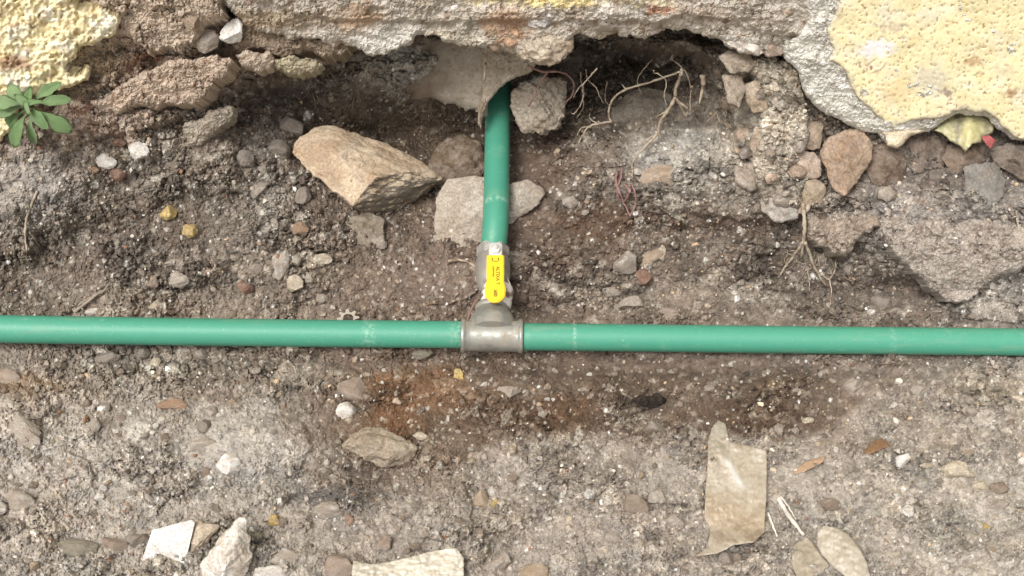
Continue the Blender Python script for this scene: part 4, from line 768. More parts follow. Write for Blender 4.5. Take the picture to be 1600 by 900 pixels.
# ------------------------------------------------------------------ loose stones read one by one from the photograph
S = stone
for a in [
 (345, 28, 382, 74, 'white', 'bright white plaster lump on the bank under the left end of the mortar shelf', 20, .6, .8),
 (303, 44, 347, 84, 'light', 'pale tilted flake beside the bright white plaster lump', -30, .4, .8),
 (280, 14, 314, 46, 'tan', 'square tan stone at the top of the left bank', 10, .5, .7),
   (200, 218, 236, 250, 'white', 'white chalky stone on the left bank right of the green weed', 0, .6, .85),
 (150, 238, 184, 266, 'white', 'small whitish stone, lower left neighbour of the white chalky stone', 0, .6, .85),
 (174, 212, 198, 232, 'red', 'round reddish pebble above the chalky stones on the left bank', 0, .8, .95),
 (172, 258, 202, 286, 'red', 'dark red crumb below the chalky stones on the left bank', 0, .7, .85),
 (139, 257, 156, 272, 'orange', 'little orange chip on the left bank below the weed', 0, .5, .8),
 (416, 216, 456, 250, 'grey', 'round grey pebble touching the left tip of the large tan rock', 0, .8, .95),
 (370, 232, 398, 264, 'grey', 'round gritty pebble left of the round grey pebble by the tan rock', 0, .8, .95),
 (432, 184, 480, 216, 'grey', 'worn grey clod above the left end of the large tan rock', 30, .6, .85),
 (388, 276, 414, 316, 'light', 'upright grey chip on the bank left of the large tan rock', 70, .5, .7),
 (458, 290, 492, 318, 'grey', 'grey stone just below the left edge of the large tan rock', -30, .6, .75),
 (250, 318, 277, 345, 'yellow', 'upper of two yellow plaster crumbs on the left bank', 20, .6, .8),
 (282, 348, 308, 374, 'yellow', 'lower of two yellow plaster crumbs on the left bank', 45, .5, .8),
 (258, 424, 298, 454, 'light', 'pale rounded stone above the left pipe', -20, .6, .8),
 (254, 404, 290, 418, 'light', 'thin flat chip above the pale rounded stone by the left pipe', 0, .5, .8),
 (232, 466, 254, 492, 'cream', 'small cream stone touching the left pipe from behind', 10, .5, .75),
 (132, 480, 158, 494, 'white', 'small white stone behind the left pipe near the twig', 0, .6, .85),
 (366, 434, 402, 460, 'red', 'flat reddish brown stone above the left pipe', 0, .5, .7),
 (228, 430, 252, 454, 'brown', 'small square brown stone left of the pale rounded stone', 20, .6, .65),
 (420, 380, 454, 438, 'light', 'tall grey stone standing on the bank between the left pipe and the tan rock', 10, .45, .75),
 (446, 430, 480, 462, 'cream', 'cream triangular stone below the tall grey stone', 30, .5, .7),
 (484, 394, 520, 418, 'cream', 'smooth cream pebble right of the tall grey stone', 0, .7, .95),
 (492, 458, 513, 476, 'light', 'small pale pebble just above the left pipe below the cream pebble', 0, .6, .9),
 (455, 396, 472, 416, 'light', 'little round stone between the tall grey stone and the cream pebble', 0, .7, .9),
 (452, 346, 484, 370, 'orange', 'rusty brown clod under the large tan rock', 0, .6, .8),
 (576, 366, 606, 394, 'light', 'curved pale chip below the large tan rock', -40, .35, .8),
 (878, 303, 908, 327, 'light', 'pale grey stone right of the pale rocks behind the pipe', -20, .6, .8),
 (994, 258, 1064, 298, 'tan', 'flat tan stone among the grey gravel near the pink root', -12, .45, .75),
 (958, 392, 998, 432, 'light', 'crumbly grey stone in the middle of the right bank', 30, .6, .8),
 (1008, 376, 1030, 424, 'tan', 'upright tan stone right of the crumbly grey stone', 60, .5, .75),
 (1026, 380, 1046, 408, 'cream', 'small cream stone against the upright tan stone', 0, .6, .8),
 (988, 420, 1022, 452, 'red', 'red brown clod below the crumbly grey stone', 20, .6, .75),
 (964, 455, 1006, 488, 'light', 'angular grey stone just above the right pipe near the tee', -30, .6, .7),
 (942, 446, 972, 466, 'light', 'small pale stone left of the angular grey stone by the right pipe', 0, .6, .75),
 (1028, 478, 1074, 504, 'pink', 'flat pinkish chip touching the right pipe from behind', -6, .35, .75),
 (1358, 462, 1400, 490, 'grey', 'rounded grey stone above the right pipe under the overhanging clod', 10, .6, .85),
 (1354, 482, 1368, 493, 'white', 'tiny white pebble under the rounded grey stone on the right', 0, .7, .95),
 (1058, 110, 1082, 130, 'light', 'knot of hardened earth where the long roots meet', 0, .8, .9),
 # in front of the pipe, left
 (-30, 572, 42, 606, 'pink', 'flat pinkish rock at the left edge just below the pipe', 0, .35, .75),
 (140, 550, 190, 572, 'grey', 'long grey pebble below the left pipe', -14, .6, .85),
 (214, 540, 236, 562, 'grey', 'round grey pebble touching the front of the left pipe', 0, .7, .9),
 (234, 558, 252, 577, 'cream', 'small cream pebble below the round grey pebble in front of the left pipe', 0, .7, .9),
 (304, 544, 324, 562, 'light', 'pale pebble close in front of the left pipe', 0, .7, .85),
 (642, 544, 678, 562, 'green', 'greenish pebble under the pipe just left of the tee', 0, .6, .85),
 (527, 586, 578, 626, 'pink', 'pinkish cream stone above a white pebble left of the rusty soil', 20, .5, .75),
 (524, 626, 556, 656, 'white', 'smooth white pebble at the left of the rusty soil', 20, .7, .9),
 (706, 577, 728, 598, 'yellow', 'small yellow crumb below the tee in the rusty soil', 30, .6, .8),
 (776, 598, 816, 630, 'light', 'pale triangular stone below the tee', 0, .5, .72),
 (138, 650, 160, 680, 'light', 'light pebble beside a dark pit in the left floor', 15, .7, .85),
 (318, 634, 342, 656, 'light', 'egg shaped pale pebble on the left floor, topmost of its cluster', 20, .7, .95),
 (308, 655, 332, 682, 'grey', 'grey pebble in the middle of the left floor cluster', 0, .7, .85),
 (290, 680, 342, 708, 'light', 'flat grey stone at the foot of the left floor cluster', 0, .35, .75),
 (336, 707, 378, 744, 'white', 'chunky white stone on the left floor above the white tile shard', 0, .65, .85),
 (244, 622, 302, 644, 'orange', 'flat rusty orange chip in the left floor', 5, .3, .8),
 (8, 652, 72, 706, 'light', 'broad flat grey stone near the left edge of the floor', 35, .22, .8),
 (10, 764, 56, 800, 'light', 'pale lump near the left edge of the floor', 0, .5, .85),
 (148, 770, 164, 783, 'white', 'small white pebble between the pale lump and the tile shard', 0, .7, .9),
 (86, 842, 156, 873, 'green', 'long greenish grey pebble at the lower left', 0, .6, .95),
 (150, 834, 208, 872, 'brown', 'brown flat stone between the greenish pebble and the tile shard', 10, .35, .75),
 (196, 824, 236, 862, 'grey', 'grey stone leaning on the left side of the white tile shard', 0, .5, .75),
 (44, 874, 62, 898, 'tan', 'small tan pebble at the bottom left', 0, .7, .85),
 (-14, 780, 12, 806, 'white', 'white pebble cut by the left edge of the view', 0, .7, .85),
 (488, 782, 536, 812, 'light', 'speckled light grey pebble beneath the dark fibre tuft', 0, .7, .95),
 (418, 802, 440, 826, 'yellow', 'pale yellow crumb left of the speckled grey pebble', 45, .5, .8),
 (430, 846, 462, 892, 'light', 'upright grey stone at the bottom left of centre', 80, .45, .72),
 (396, 878, 448, 912, 'white', 'whitish stone cut by the bottom edge right of the big white rock', 0, .6, .75),
 (508, 866, 554, 912, 'pink', 'brownish stone at the left end of the crumpled cream paper', 0, .5, .75),
 (644, 674, 672, 692, 'cream', 'cream pebble right of the flat cracked rock', 0, .6, .8),
 (738, 764, 766, 800, 'tan', 'round tan stone left of two tiny bright pebbles', 0, .7, .9),
 (762, 760, 777, 777, 'white', 'upper of two tiny bright pebbles beside the round tan stone', 20, .7, .85),
 (764, 780, 779, 796, 'yellow', 'lower and yellower of two tiny pebbles beside the round tan stone', 0, .6, .75),
 (752, 854, 788, 912, 'light', 'upright grey stone right of the crumpled cream paper', 70, .4, .65),
 (798, 880, 858, 916, 'tan', 'tan cream stone cut by the bottom edge near the middle', 0, .5, .8),
 (585, 832, 612, 866, 'pink', 'pinkish stone above the crumpled cream paper', 60, .5, .75),
 (944, 832, 976, 850, 'light', 'small flat pale stone low in the middle of the floor', 10, .5, .8),
 (1012, 762, 1042, 794, 'light', 'small triangular stone left of the brown wrapper', 0, .6, .7),
 (960, 772, 1016, 808, 'brown', 'rounded clod left of the small triangular stone', 0, .4, .78),
 (1000, 654, 1042, 682, 'grey', 'wedge shaped stone below the black cinder', 8, .5, .7),
 (840, 640, 858, 656, 'light', 'small pale pebble in the dark soil below the tee', 0, .7, .85),
 (1032, 803, 1072, 828, 'light', 'flat grey stone at the left edge of the brown wrapper', 0, .4, .75),
 (1118, 862, 1148, 888, 'grey', 'round grey pebble under the torn corner of the brown wrapper', 0, .7, .9),
 (1314, 590, 1346, 616, 'light', 'round pale stone in front of the right pipe', 0, .6, .85),
 (1424, 600, 1448, 621, 'light', 'pale stone in front of the right pipe, right of the round one', 20, .7, .85),
 (1207, 662, 1225, 682, 'light', 'left of two round pebbles in the dark soil above the wrapper', 0, .8, .95),
 (1235, 667, 1249, 680, 'light', 'right of two round pebbles in the dark soil above the wrapper', 0, .8, .95),
 (1249, 652, 1273, 665, 'cream', 'small flat cream stone above the two round pebbles', -15, .5, .8),
 (1389, 706, 1425, 733, 'white', 'bright white angular stone on the right floor', -25, .55, .68),
 (1406, 788, 1431, 811, 'white', 'bright rounded white pebble on the right floor below the angular one', 0, .7, .9),
 (1469, 719, 1522, 752, 'cream', 'large lumpy cream stone on the right floor', 10, .5, .85),
 (1516, 750, 1546, 770, 'cream', 'smooth cream pebble below the large lumpy cream stone', 15, .6, .9),
 (1546, 752, 1580, 777, 'brown', 'brown rounded pebble next to the smooth cream pebble', 0, .6, .85),
 (1544, 778, 1580, 800, 'light', 'pale stone at the right below the brown rounded pebble', 0, .5, .8),
 (1506, 618, 1524, 634, 'light', 'upper of two stacked pebbles near the right edge', 0, .7, .9),
 (1506, 634, 1528, 652, 'light', 'lower of two stacked pebbles near the right edge', 0, .7, .9),
 (1580, 616, 1612, 634, 'cream', 'cream stone cut by the right edge of the view', 0, .5, .85),
 (1500, 700, 1524, 712, 'tan', 'flat tan chip above the large lumpy cream stone', 0, .4, .75),
 (1436, 722, 1462, 732, 'cream', 'thin cream chip between the white angular and lumpy cream stones', 0, .5, .85),
 (1534, 818, 1548, 830, 'yellow', 'tiny yellow crumb on the right floor', 20, .6, .8),
 (1568, 828, 1588, 842, 'light', 'small pale stone at the lower right', 0, .6, .8),
 (1590, 714, 1612, 732, 'white', 'white stone at the right edge of the floor', 0, .6, .8),
 (1276, 778, 1318, 802, 'brown', 'rounded earth clod above the dry husk', 10, .5, .85),
 (1324, 738, 1342, 750, 'light', 'lilac grey chip left of the bright white stones', 0, .5, .85),
 (1098, 600, 1116, 612, 'light', 'small pale pebble right of the black cinder', 0, .7, .9),
 ]:
    x0, y0, x1, y1, key, lab, ang, high, sharp = a
    S(x0, y0, x1, y1, key, lab, ang, high, sharp, wref={345: .050, 303: .046, 280: .080}.get(x0), dust=.12 if key == 'white' else .45)
for k_, (x, y, r, c) in enumerate([(998, 628, 15, 'char'), (1014, 632, 17, 'char'), (1030, 628, 15, 'char')]):
    if k_ == 0: cin = empty('cinder', P(1014, 630, surf(1014, 630))); tag(cin, 'black burnt cinder in the dark soil below the right pipe', 'cinder')
    S(x - r, y - r * .8, x + r, y + r * .8, c, None, 20 * k_, .6, .75, name='cinder_lump', parent=cin, dust=.1)
hull_rock('rock', [(531, 696, .010), (548, 680, .006), (566, 669), (596, 668), (618, 676), (634, 694), (652, 700), (640, 722), (602, 732, .008), (566, 714, .012)], (160, 150, 134), 'flat rock with a dark crack beneath it on the floor left of centre', [(572, 690, .020), (606, 690, .014), (612, 712, .018)], depth=.018, lift=.010, seed=51, sub=4, rough_=.0016, dust=.4)
hull_rock('rock', [(314, 905), (316, 878), (334, 856), (352, 826), (372, 808), (382, 812), (384, 842), (396, 868), (390, 888), (372, 912), (340, 925)], (220, 217, 210), 'large white pointed rock at the bottom left', [(350, 858, .022), (370, 840, .014), (352, 892, .026)], depth=.04, lift=.012, seed=52, sub=5, rough_=.0014, dust=.25)
hull_rock('rock', [(292, 838), (306, 814), (330, 822), (346, 820), (330, 840), (306, 868), (292, 888), (288, 862)], (176, 164, 146), 'gritty stone wedged between the white tile shard and the white pointed rock', [(310, 845, .010)], depth=.02, lift=.006, seed=53, sub=3)
hull_rock('tile_shard', [(218, 886), (224, 868), (238, 828), (300, 812), (305, 816), (288, 888), (252, 889)], (214, 214, 214), 'thin white glazed tile shard lying at the bottom left', [], depth=.008, lift=.012, seed=54, sub=4, rough_=.00008, cat='tile', dust=.06, back=.97)
hull_rock('rock', [(955, 172), (978, 145), (1012, 136), (1048, 146), (1056, 172), (1030, 196), (988, 202), (958, 198)], (124, 118, 108), 'dark grey lump of stone inside the right hollow behind the roots', [(1005, 165, .018)], w0=-.155, depth=.05, seed=55, sub=4, dust=.3)

# ------------------------------------------------------------------ scattered pebbles one can count, then the finer gravel
BASE = [stone_mesh(400 + i, 2, .78, .05, 'pebble') for i in range(10)]
for b_ in BASE: b_.materials.append(mat_stone('light'))
GR = [('white', 'small whitish pebble lying loose among the dirt', 'loose whitish pebbles'), ('light', 'small dusty grey pebble lying loose among the dirt', 'loose dusty grey pebbles'),
      ('tan', 'small tan pebble lying loose among the dirt', 'loose tan pebbles'), ('brown', 'small brown clod lying loose among the dirt', 'loose brown clods'), ('grey', 'small grey stone lying loose among the dirt', 'loose grey stones')]
LAND = [(568, 268, 'the large tan rock'), (715, 335, 'the pale rock behind the pipe'), (815, 320, 'the pointed pale rock'), (775, 430, 'the yellow lever'), (769, 525, 'the iron tee'), (50, 165, 'the green weed'),
 (264, 332, 'the upper yellow crumb'), (295, 361, 'the lower yellow crumb'), (278, 439, 'the rounded stone above the left pipe'), (243, 479, 'the cream stone behind the left pipe'), (384, 447, 'the flat red stone'), (437, 409, 'the tall grey stone'), (502, 406, 'the smooth cream pebble'), (543, 492, 'the toothed washer'),
 (893, 315, 'the pale stone right of the pipe'), (1029, 278, 'the flat tan stone'), (975, 300, 'the pink root'), (978, 412, 'the crumbly stone of the right bank'), (985, 471, 'the angular stone above the right pipe'), (1051, 491, 'the flat pink chip'), (1256, 380, 'the forked root'), (1379, 476, 'the rounded stone under the overhang'), (1218, 318, 'the grey footing block'),
 (10, 590, 'the pink rock at the left edge'), (165, 560, 'the long pebble in front of the pipe'), (540, 640, 'the smooth white pebble'), (717, 588, 'the crumb below the tee'), (796, 614, 'the pale triangular stone'), (325, 655, 'the floor pebble cluster'), (357, 725, 'the chunky white stone'), (273, 633, 'the orange chip'), (40, 680, 'the broad flat stone'), (33, 782, 'the pale lump'),
 (121, 857, 'the long greenish pebble'), (260, 855, 'the white tile shard'), (355, 860, 'the white pointed rock'), (512, 797, 'the speckled pebble'), (429, 814, 'the pale yellow crumb'), (446, 869, 'the upright stone near the bottom'), (590, 700, 'the flat cracked rock'), (752, 782, 'the round tan stone'), (640, 890, 'the crumpled paper'), (828, 898, 'the cream stone at the bottom edge'), (960, 841, 'the flat stone low in the middle'), (1020, 628, 'the black cinder'), (1027, 778, 'the small triangular stone'),
 (1150, 770, 'the tan wrapper'), (1330, 603, 'the round stone before the pipe'), (1436, 610, 'the stone before the right pipe'), (1216, 672, 'the two round pebbles'), (1407, 720, 'the white angular stone'), (1418, 800, 'the rounded white pebble'), (1495, 735, 'the large lumpy stone'), (1563, 764, 'the brown rounded pebble'), (1516, 634, 'the two stacked pebbles'), (1318, 860, 'the cream husk'), (1265, 728, 'the bark chip'), (1372, 700, 'the brown leaf'), (1541, 824, 'the tiny yellow crumb'), (145, 470, 'the split twig'), (48, 345, 'the thin root at the left edge')]
PEB = []
prg = random.Random(9); cnt = 0
while cnt < 190:
    x = prg.uniform(-60, 1660); y = prg.choice([prg.uniform(575, 915), prg.uniform(575, 915), prg.uniform(200, 495)])
    if 500 < y < 560 or (740 < x < 810 and y < 480) or (660 < x < 860 and 270 < y < 400) or (480 < x < 900 and y < 260) or (1085 < x < 1210 and 650 < y < 870) or (455 < x < 690 and y < 345) or (880 < x < 1150 and y < 230) or (1200 < x and y < 340) or (x < 130 and y < 250): continue
    if 210 < x < 400 and y > 800: continue
    k, lab, grp = GR[prg.choices(range(5), [3, 5, .8, 1.6, 3])[0]]
    r = prg.uniform(4.2, 8.5) * (1.25 if k == 'brown' else 1) * (.8 if k == 'white' else 1); w0 = surf(x, y); kk = (DIST - w0) / DIST * PX
    o = bpy.data.objects.new('pebble', BASE[prg.randrange(10)]); COL.objects.link(o); o.material_slots[0].link = 'OBJECT'; o.material_slots[0].material = mat_stone(k)
    a = prg.uniform(.6, 1); place(o, x, y, w0 + r * kk * .22, r * kk, r * kk * a, r * kk * prg.uniform(.45, .7), prg.uniform(0, 6.28), (prg.uniform(-.4, .4), prg.uniform(-.4, .4)))
    PEB.append((r, x, y, k, o, grp)); cnt += 1
used_lab = set()
for r, x, y, k, o, grp in sorted(PEB, key=lambda q: -q[0]):
    lab = None
    for lx, ly, ph in sorted(LAND, key=lambda q: math.hypot(q[0] - x, q[1] - y)):
        dx, dy = x - lx, y - ly; ang = math.degrees(math.atan2(-dy, dx)) % 360
        dr = ['right of', 'up and right of', 'directly above', 'up and left of', 'left of', 'down and left of', 'directly below', 'down and right of'][int(((ang + 22.5) % 360) // 45)]
        lab = 'small %s %s %s' % ({'white': 'whitish pebble', 'light': 'pale grey pebble', 'tan': 'tan pebble', 'brown': 'brown clod', 'grey': 'dull grey stone'}[k], dr, ph)
        if lab not in used_lab: break
    used_lab.add(lab); tag(o, lab, 'pebble', grp)
# fine gravel as one mass
bmi = ico(1); IV = np.array([v.co[:] for v in bmi.verts]); IF = np.array([[v.index for v in f.verts] for f in bmi.faces]); bmi.free()
NG = 30000; rg = np.random.RandomState(31); VV = []; FF = []; CCc = []; k0 = 0; made = 0
cl = fbm(np.linspace(0, 1, 4), np.linspace(0, 1, 4), 1)
while made < NG:
    x = rg.uniform(-200, 1800); y = rg.uniform(150, 1060) if rg.uniform() < .93 else rg.uniform(0, 200)
    jx = int((x - gx[0]) / STEP); jy = int((y - gy[0]) / STEP)
    if rg.uniform() > .25 + .8 * rough[jy, jx] or (500 < y < 556 and rg.uniform() < .8): made += 1; continue
    if perlin(np.array([x / 40.]), np.array([y / 40.]), 12)[0] < rg.uniform(-.5, .15): made += 1; continue
    w0 = W[jy, jx]; r = 1.25 * rg.uniform(.012, 1) ** -.42; r = min(r, 6.5); kk = (DIST - w0) / DIST * PX
    v = IV * (1 + rg.uniform(-.36, .36, (len(IV), 1))) * np.array([1, rg.uniform(.6, 1), rg.uniform(.5, .85)]) * r * kk
    q, _ = np.linalg.qr(rg.normal(size=(3, 3))); v = v @ q
    if np.linalg.det(q) < 0: v = -v
    VV.append(v + wpos(x, y, w0 + r * kk * .25)); FF.append(IF + k0); k0 += len(IV)
    u = rg.uniform(); c = (tones[rg.randint(len(tones))] * rg.uniform(.85, 1.05)) if u < .24 else C[jy, jx] * rg.uniform(.85, 1.3)
    CCc.append(np.tile(lin(np.clip(c, 10, 240)), (len(IV), 1))); made += 1
gravel = link('gravel', mesh_np('gravel', np.concatenate(VV), np.concatenate(FF), np.concatenate(CCc), False), M_SOIL); tag(gravel, 'fine loose gravel and grit scattered over the trench', 'gravel', kind='stuff')

# ------------------------------------------------------------------ roots, twigs, fibres
M_ROOT = mat_plain('dry_root', (170, 157, 137), .85, 0, 500, .5, .3, .2, dirt=(124, 106, 88), dscale=120, drange=(.45, .62))
M_PROOT = mat_plain('pink_root', (146, 112, 108), .8, 0, 500, .5, .3, .2, dirt=(134, 110, 94), dscale=120, drange=(.5, .65))
M_GFIB = mat_plain('grey_fibre', (104, 98, 94), .9, 0, 400, .4)
RS = [0]
def root(label, strands, mat=M_ROOT, cat='root', name='root', lift=.004, wabs=None):
    x0, y0 = strands[0][0][0][:2]; t = empty(name, P(x0, y0, surf(x0, y0) if wabs is None else wabs)); tag(t, label, cat)
    for pts, r0, r1 in strands:
        RS[0] += 1; n = len(pts); L = []
        ws = [(surf(p[0], p[1]) if len(p) < 3 else p[2]) for p in pts]
        for i, p in enumerate(pts): L.append(P(p[0], p[1], ws[i] + (lift if len(p) < 3 else 0)))
        tube('strand', L, [(r0 + (r1 - r0) * i / (n - 1)) * PX for i in range(n)], mat, t, 7, .0004, RS[0])
root('long pale root hanging in the right hollow and branching down onto the gravel', [
 ([(1066, 108, -.02), (1062, 124, -.03), (1055, 140, -.045), (1054, 155, -.055), (1042, 175, -.06), (1032, 190, -.07), (1029, 205, -.075), (1033, 218, -.08)], 3.4, 2.4),
 ([(1054, 152, -.053), (1062, 162, -.06), (1068, 175, -.075), (1074, 184, -.08)], 2.8, 1.6), ([(1045, 172, -.06), (1030, 180, -.068), (1025, 182, -.075)], 1.8, 1),
 ([(1028, 208, -.07), (1012, 225, -.07), (998, 240, -.07), (988, 256, -.065), (989, 276, -.06)], 2.2, 1.0), ([(1020, 212, -.07), (1000, 226, -.075), (992, 236, -.08)], 1.2, .7), ([(1061, 160, -.058), (1075, 170, -.065), (1072, 182, -.075)], 2.2, 1.2)])
root('thin arching root crossing the right hollow to the left', [([(1062, 112, -.02), (1040, 120, -.04), (1010, 130, -.055), (980, 139, -.07), (962, 150, -.08), (953, 165, -.085), (951, 180, -.09), (956, 190, -.09)], 2.0, 1.6),
 ([(956, 190, -.09), (935, 193, -.085), (920, 198, -.085), (910, 212, -.085), (904, 224, -.09)], 1.9, 1.2), ([(978, 139, -.07), (972, 132, -.07)], 1.8, 1.0), ([(920, 198, -.085), (908, 200, -.09), (902, 212, -.09)], 1.2, .8), ([(935, 193, -.085), (922, 186, -.09), (922, 176, -.1)], 1.2, .7), ([(912, 212, -.085), (920, 230, -.09), (930, 240, -.09)], .9, .5)])
root('short thick pale root stub at the right side of the hollow', [([(1098, 118, -.03), (1099, 130, -.035), (1097, 142, -.04), (1093, 162, -.045)], 5.0, 1.6), ([(1082, 134, -.04), (1079, 150, -.05), (1078, 174, -.06)], 1.3, .8)])
root('pink root tangle on the gravel bank', [([(964, 268), (962, 282), (968, 300), (975, 318), (984, 336)], 2.6, 1.2), ([(972, 262), (970, 280), (964, 296), (968, 316)], 2.0, 1.0), ([(986, 286), (992, 300), (993, 320), (984, 338)], 1.6, 1.2), ([(978, 290), (984, 300), (976, 316)], 3.0, 2.0)], M_PROOT, lift=.007)
root('reddish root looping beside the hanging mortar lump', [([(826, 104, .0), (850, 112, -.02), (872, 112, -.03), (888, 118, -.05), (897, 132, -.06), (894, 148, -.07), (884, 160, -.08)], 2.2, 1.2), ([(856, 112, -.02), (843, 132, -.055), (834, 150, -.06), (826, 166, -.075)], 1.4, 1.6)], M_PROOT)
root('short fibres hanging from the mortar shelf above the pipe', [([(730, 76, .0), (740, 70, .01), (760, 70, .02)], 3.4, 1.6), ([(760, 72, .02), (759, 92, -.01), (758, 112, -.02), (755, 130, -.03)], 2.6, 1.2), ([(757, 158, -.03), (750, 178, -.05), (751, 202, -.07)], 3.2, .9)])
root('forked root hanging over the right bank below the grey block', [([(1254, 316, -.02), (1257, 345, -.02), (1256, 372, -.03), (1252, 402, -.05)], 3.6, 2.6), ([(1255, 378, -.03), (1240, 400, -.05), (1226, 418, -.06), (1218, 432, -.062)], 2.4, 1.2), ([(1258, 378, -.03), (1266, 400, -.045), (1276, 424, -.055), (1290, 446, -.062)], 2.8, 2.0), ([(1262, 420, -.055), (1264, 440, -.062), (1265, 462, -.066)], 1.0, .6)], M_ROOT)
root('fine curly root to the right of the forked root', [([(1306, 405), (1304, 425), (1294, 436), (1286, 430)], 1.5, 1.0), ([(1296, 436), (1299, 455), (1297, 476)], 1.2, 1.0)], M_ROOT, lift=.006)
root('thin grey root lying down the pale soil at the left edge', [([(58, 298), (50, 318), (42, 340), (39, 365), (42, 392)], 2.0, 1.4), ([(46, 362), (54, 374), (62, 386)], 1.0, .8)], M_ROOT, lift=.003)
root('curled pale root ends at the right of the gravel mound', [([(1104, 190), (1112, 184), (1120, 176), (1124, 188), (1138, 194), (1142, 198)], 1.6, 1.2), ([(1118, 194), (1128, 190), (1140, 200)], 1.2, .8)], M_ROOT, lift=.02)
root('dry split twig lying against the back of the left pipe', [([(116, 488), (128, 478), (144, 466), (160, 454)], 3.2, 2.2), ([(122, 478), (138, 466), (158, 458), (172, 440)], 1.4, .9)], mat_plain('twig', (150, 138, 124), .85), 'twig', 'twig', .006)
root('short dry silvery twig beside the brown wrapper', [([(1216, 778), (1226, 796), (1240, 816), (1256, 836)], 3.6, 2.4), ([(1220, 776), (1232, 792), (1244, 812)], 1.4, 1)], mat_plain('silver_twig', (196, 188, 178), .7), 'twig', 'twig', .007)
root('thin white straw right next to the lower corner of the wrapper', [([(1200, 802), (1208, 822), (1214, 838)], 1.8, 1.2)], mat_plain('straw', (216, 208, 196), .7), 'straw', 'straw', .006)
root('curved pale root arching behind the valve', [([(700, 408), (716, 406), (732, 410), (748, 420)], 2.6, 2.0)], M_ROOT, lift=.006)
root('roots hanging at the right end of the bank below the footing', [([(1588, 330), (1590, 350), (1594, 380), (1592, 405)], 1.8, 1.2), ([(1604, 340), (1606, 370), (1602, 410)], 1.8, 1.0)], M_ROOT, lift=.008)
fr = random.Random(4); fst = []
for i in range(46):
    x = fr.gauss(515, 34); y = 772 + fr.gauss(0, 6) - (x - 515) * .08; a = fr.gauss(-.1, .5); L = fr.uniform(14, 42)
    fst.append(([(x - L * .5 * math.cos(a), y - L * .5 * math.sin(a)), (x + fr.uniform(-4, 4), y + fr.uniform(-5, 5)), (x + L * .5 * math.cos(a), y + L * .5 * math.sin(a))], .5, .3))
t = empty('fibre_tuft', P(515, 772, surf(515, 772))); tag(t, 'dark grey tuft of fibres flattened on the floor above the speckled pebble', 'fibre')
bmj = []
for pts, r0, r1 in fst: bmj.append(tube('fibre', [P(p[0], p[1], surf(*p) + fr.uniform(.001, .005)) for p in pts], [r0 * PX, r0 * PX, r1 * PX], M_GFIB, None, 4))
bm = bmesh.new()
for o in bmj: bm.from_mesh(o.data); me_ = o.data; bpy.data.objects.remove(o); bpy.data.meshes.remove(me_)
me = bpy.data.meshes.new('fibres'); bm.to_mesh(me); bm.free(); o = link('fibres', me, M_GFIB, t); o['kind'] = 'stuff'
# fine rootlets in the two hollows
rr_ = random.Random(8); bm = bmesh.new()
for i in range(9):
    x = rr_.uniform(890, 1150); y = rr_.uniform(60, 130); w_ = rr_.uniform(-.10, -.02); pts = []; dx = rr_.gauss(0, 3); dy = rr_.uniform(8, 17)
    for k in range(6):
        w_ = max(w_, surf(x, y) + .003); pts.append(P(x, y, w_)); x += dx + rr_.gauss(0, 6); y += dy + rr_.gauss(0, 5); w_ -= rr_.uniform(0, .008)
    r = rr_.uniform(.7, 1.7); o = tube('r', pts, [r * q * PX for q in (1, .95, .9, .8, .6, .4)], M_ROOT, None, 5, .0004, i); bm.from_mesh(o.data); me_ = o.data; bpy.data.objects.remove(o); bpy.data.meshes.remove(me_)
for i in range(110):
    x = rr_.choice([rr_.uniform(880, 1130), rr_.uniform(470, 560), rr_.uniform(1230, 1330)]); y = rr_.uniform(90, 210) if x < 1200 else rr_.uniform(380, 430)
    if x < 600: y = rr_.uniform(100, 150)
    pts = []; dx, dy = rr_.uniform(-6, 6), rr_.uniform(2, 9); w_ = surf(x, y) + .003
    for k in range(4): pts.append(P(x, y, surf(x, y) + rr_.uniform(.002, .008))); x += dx + rr_.uniform(-5, 5); y += dy + rr_.uniform(-4, 4)
    o = tube('r', pts, [.8 * PX, .7 * PX, .6 * PX, .35 * PX], M_ROOT, None, 4); bm.from_mesh(o.data); me_ = o.data; bpy.data.objects.remove(o); bpy.data.meshes.remove(me_)
me = bpy.data.meshes.new('rootlets'); bm.to_mesh(me); bm.free(); o = link('rootlets', me, M_ROOT); tag(o, 'hair fine rootlets sprouting from the soil of the hollows', 'roots', kind='stuff')

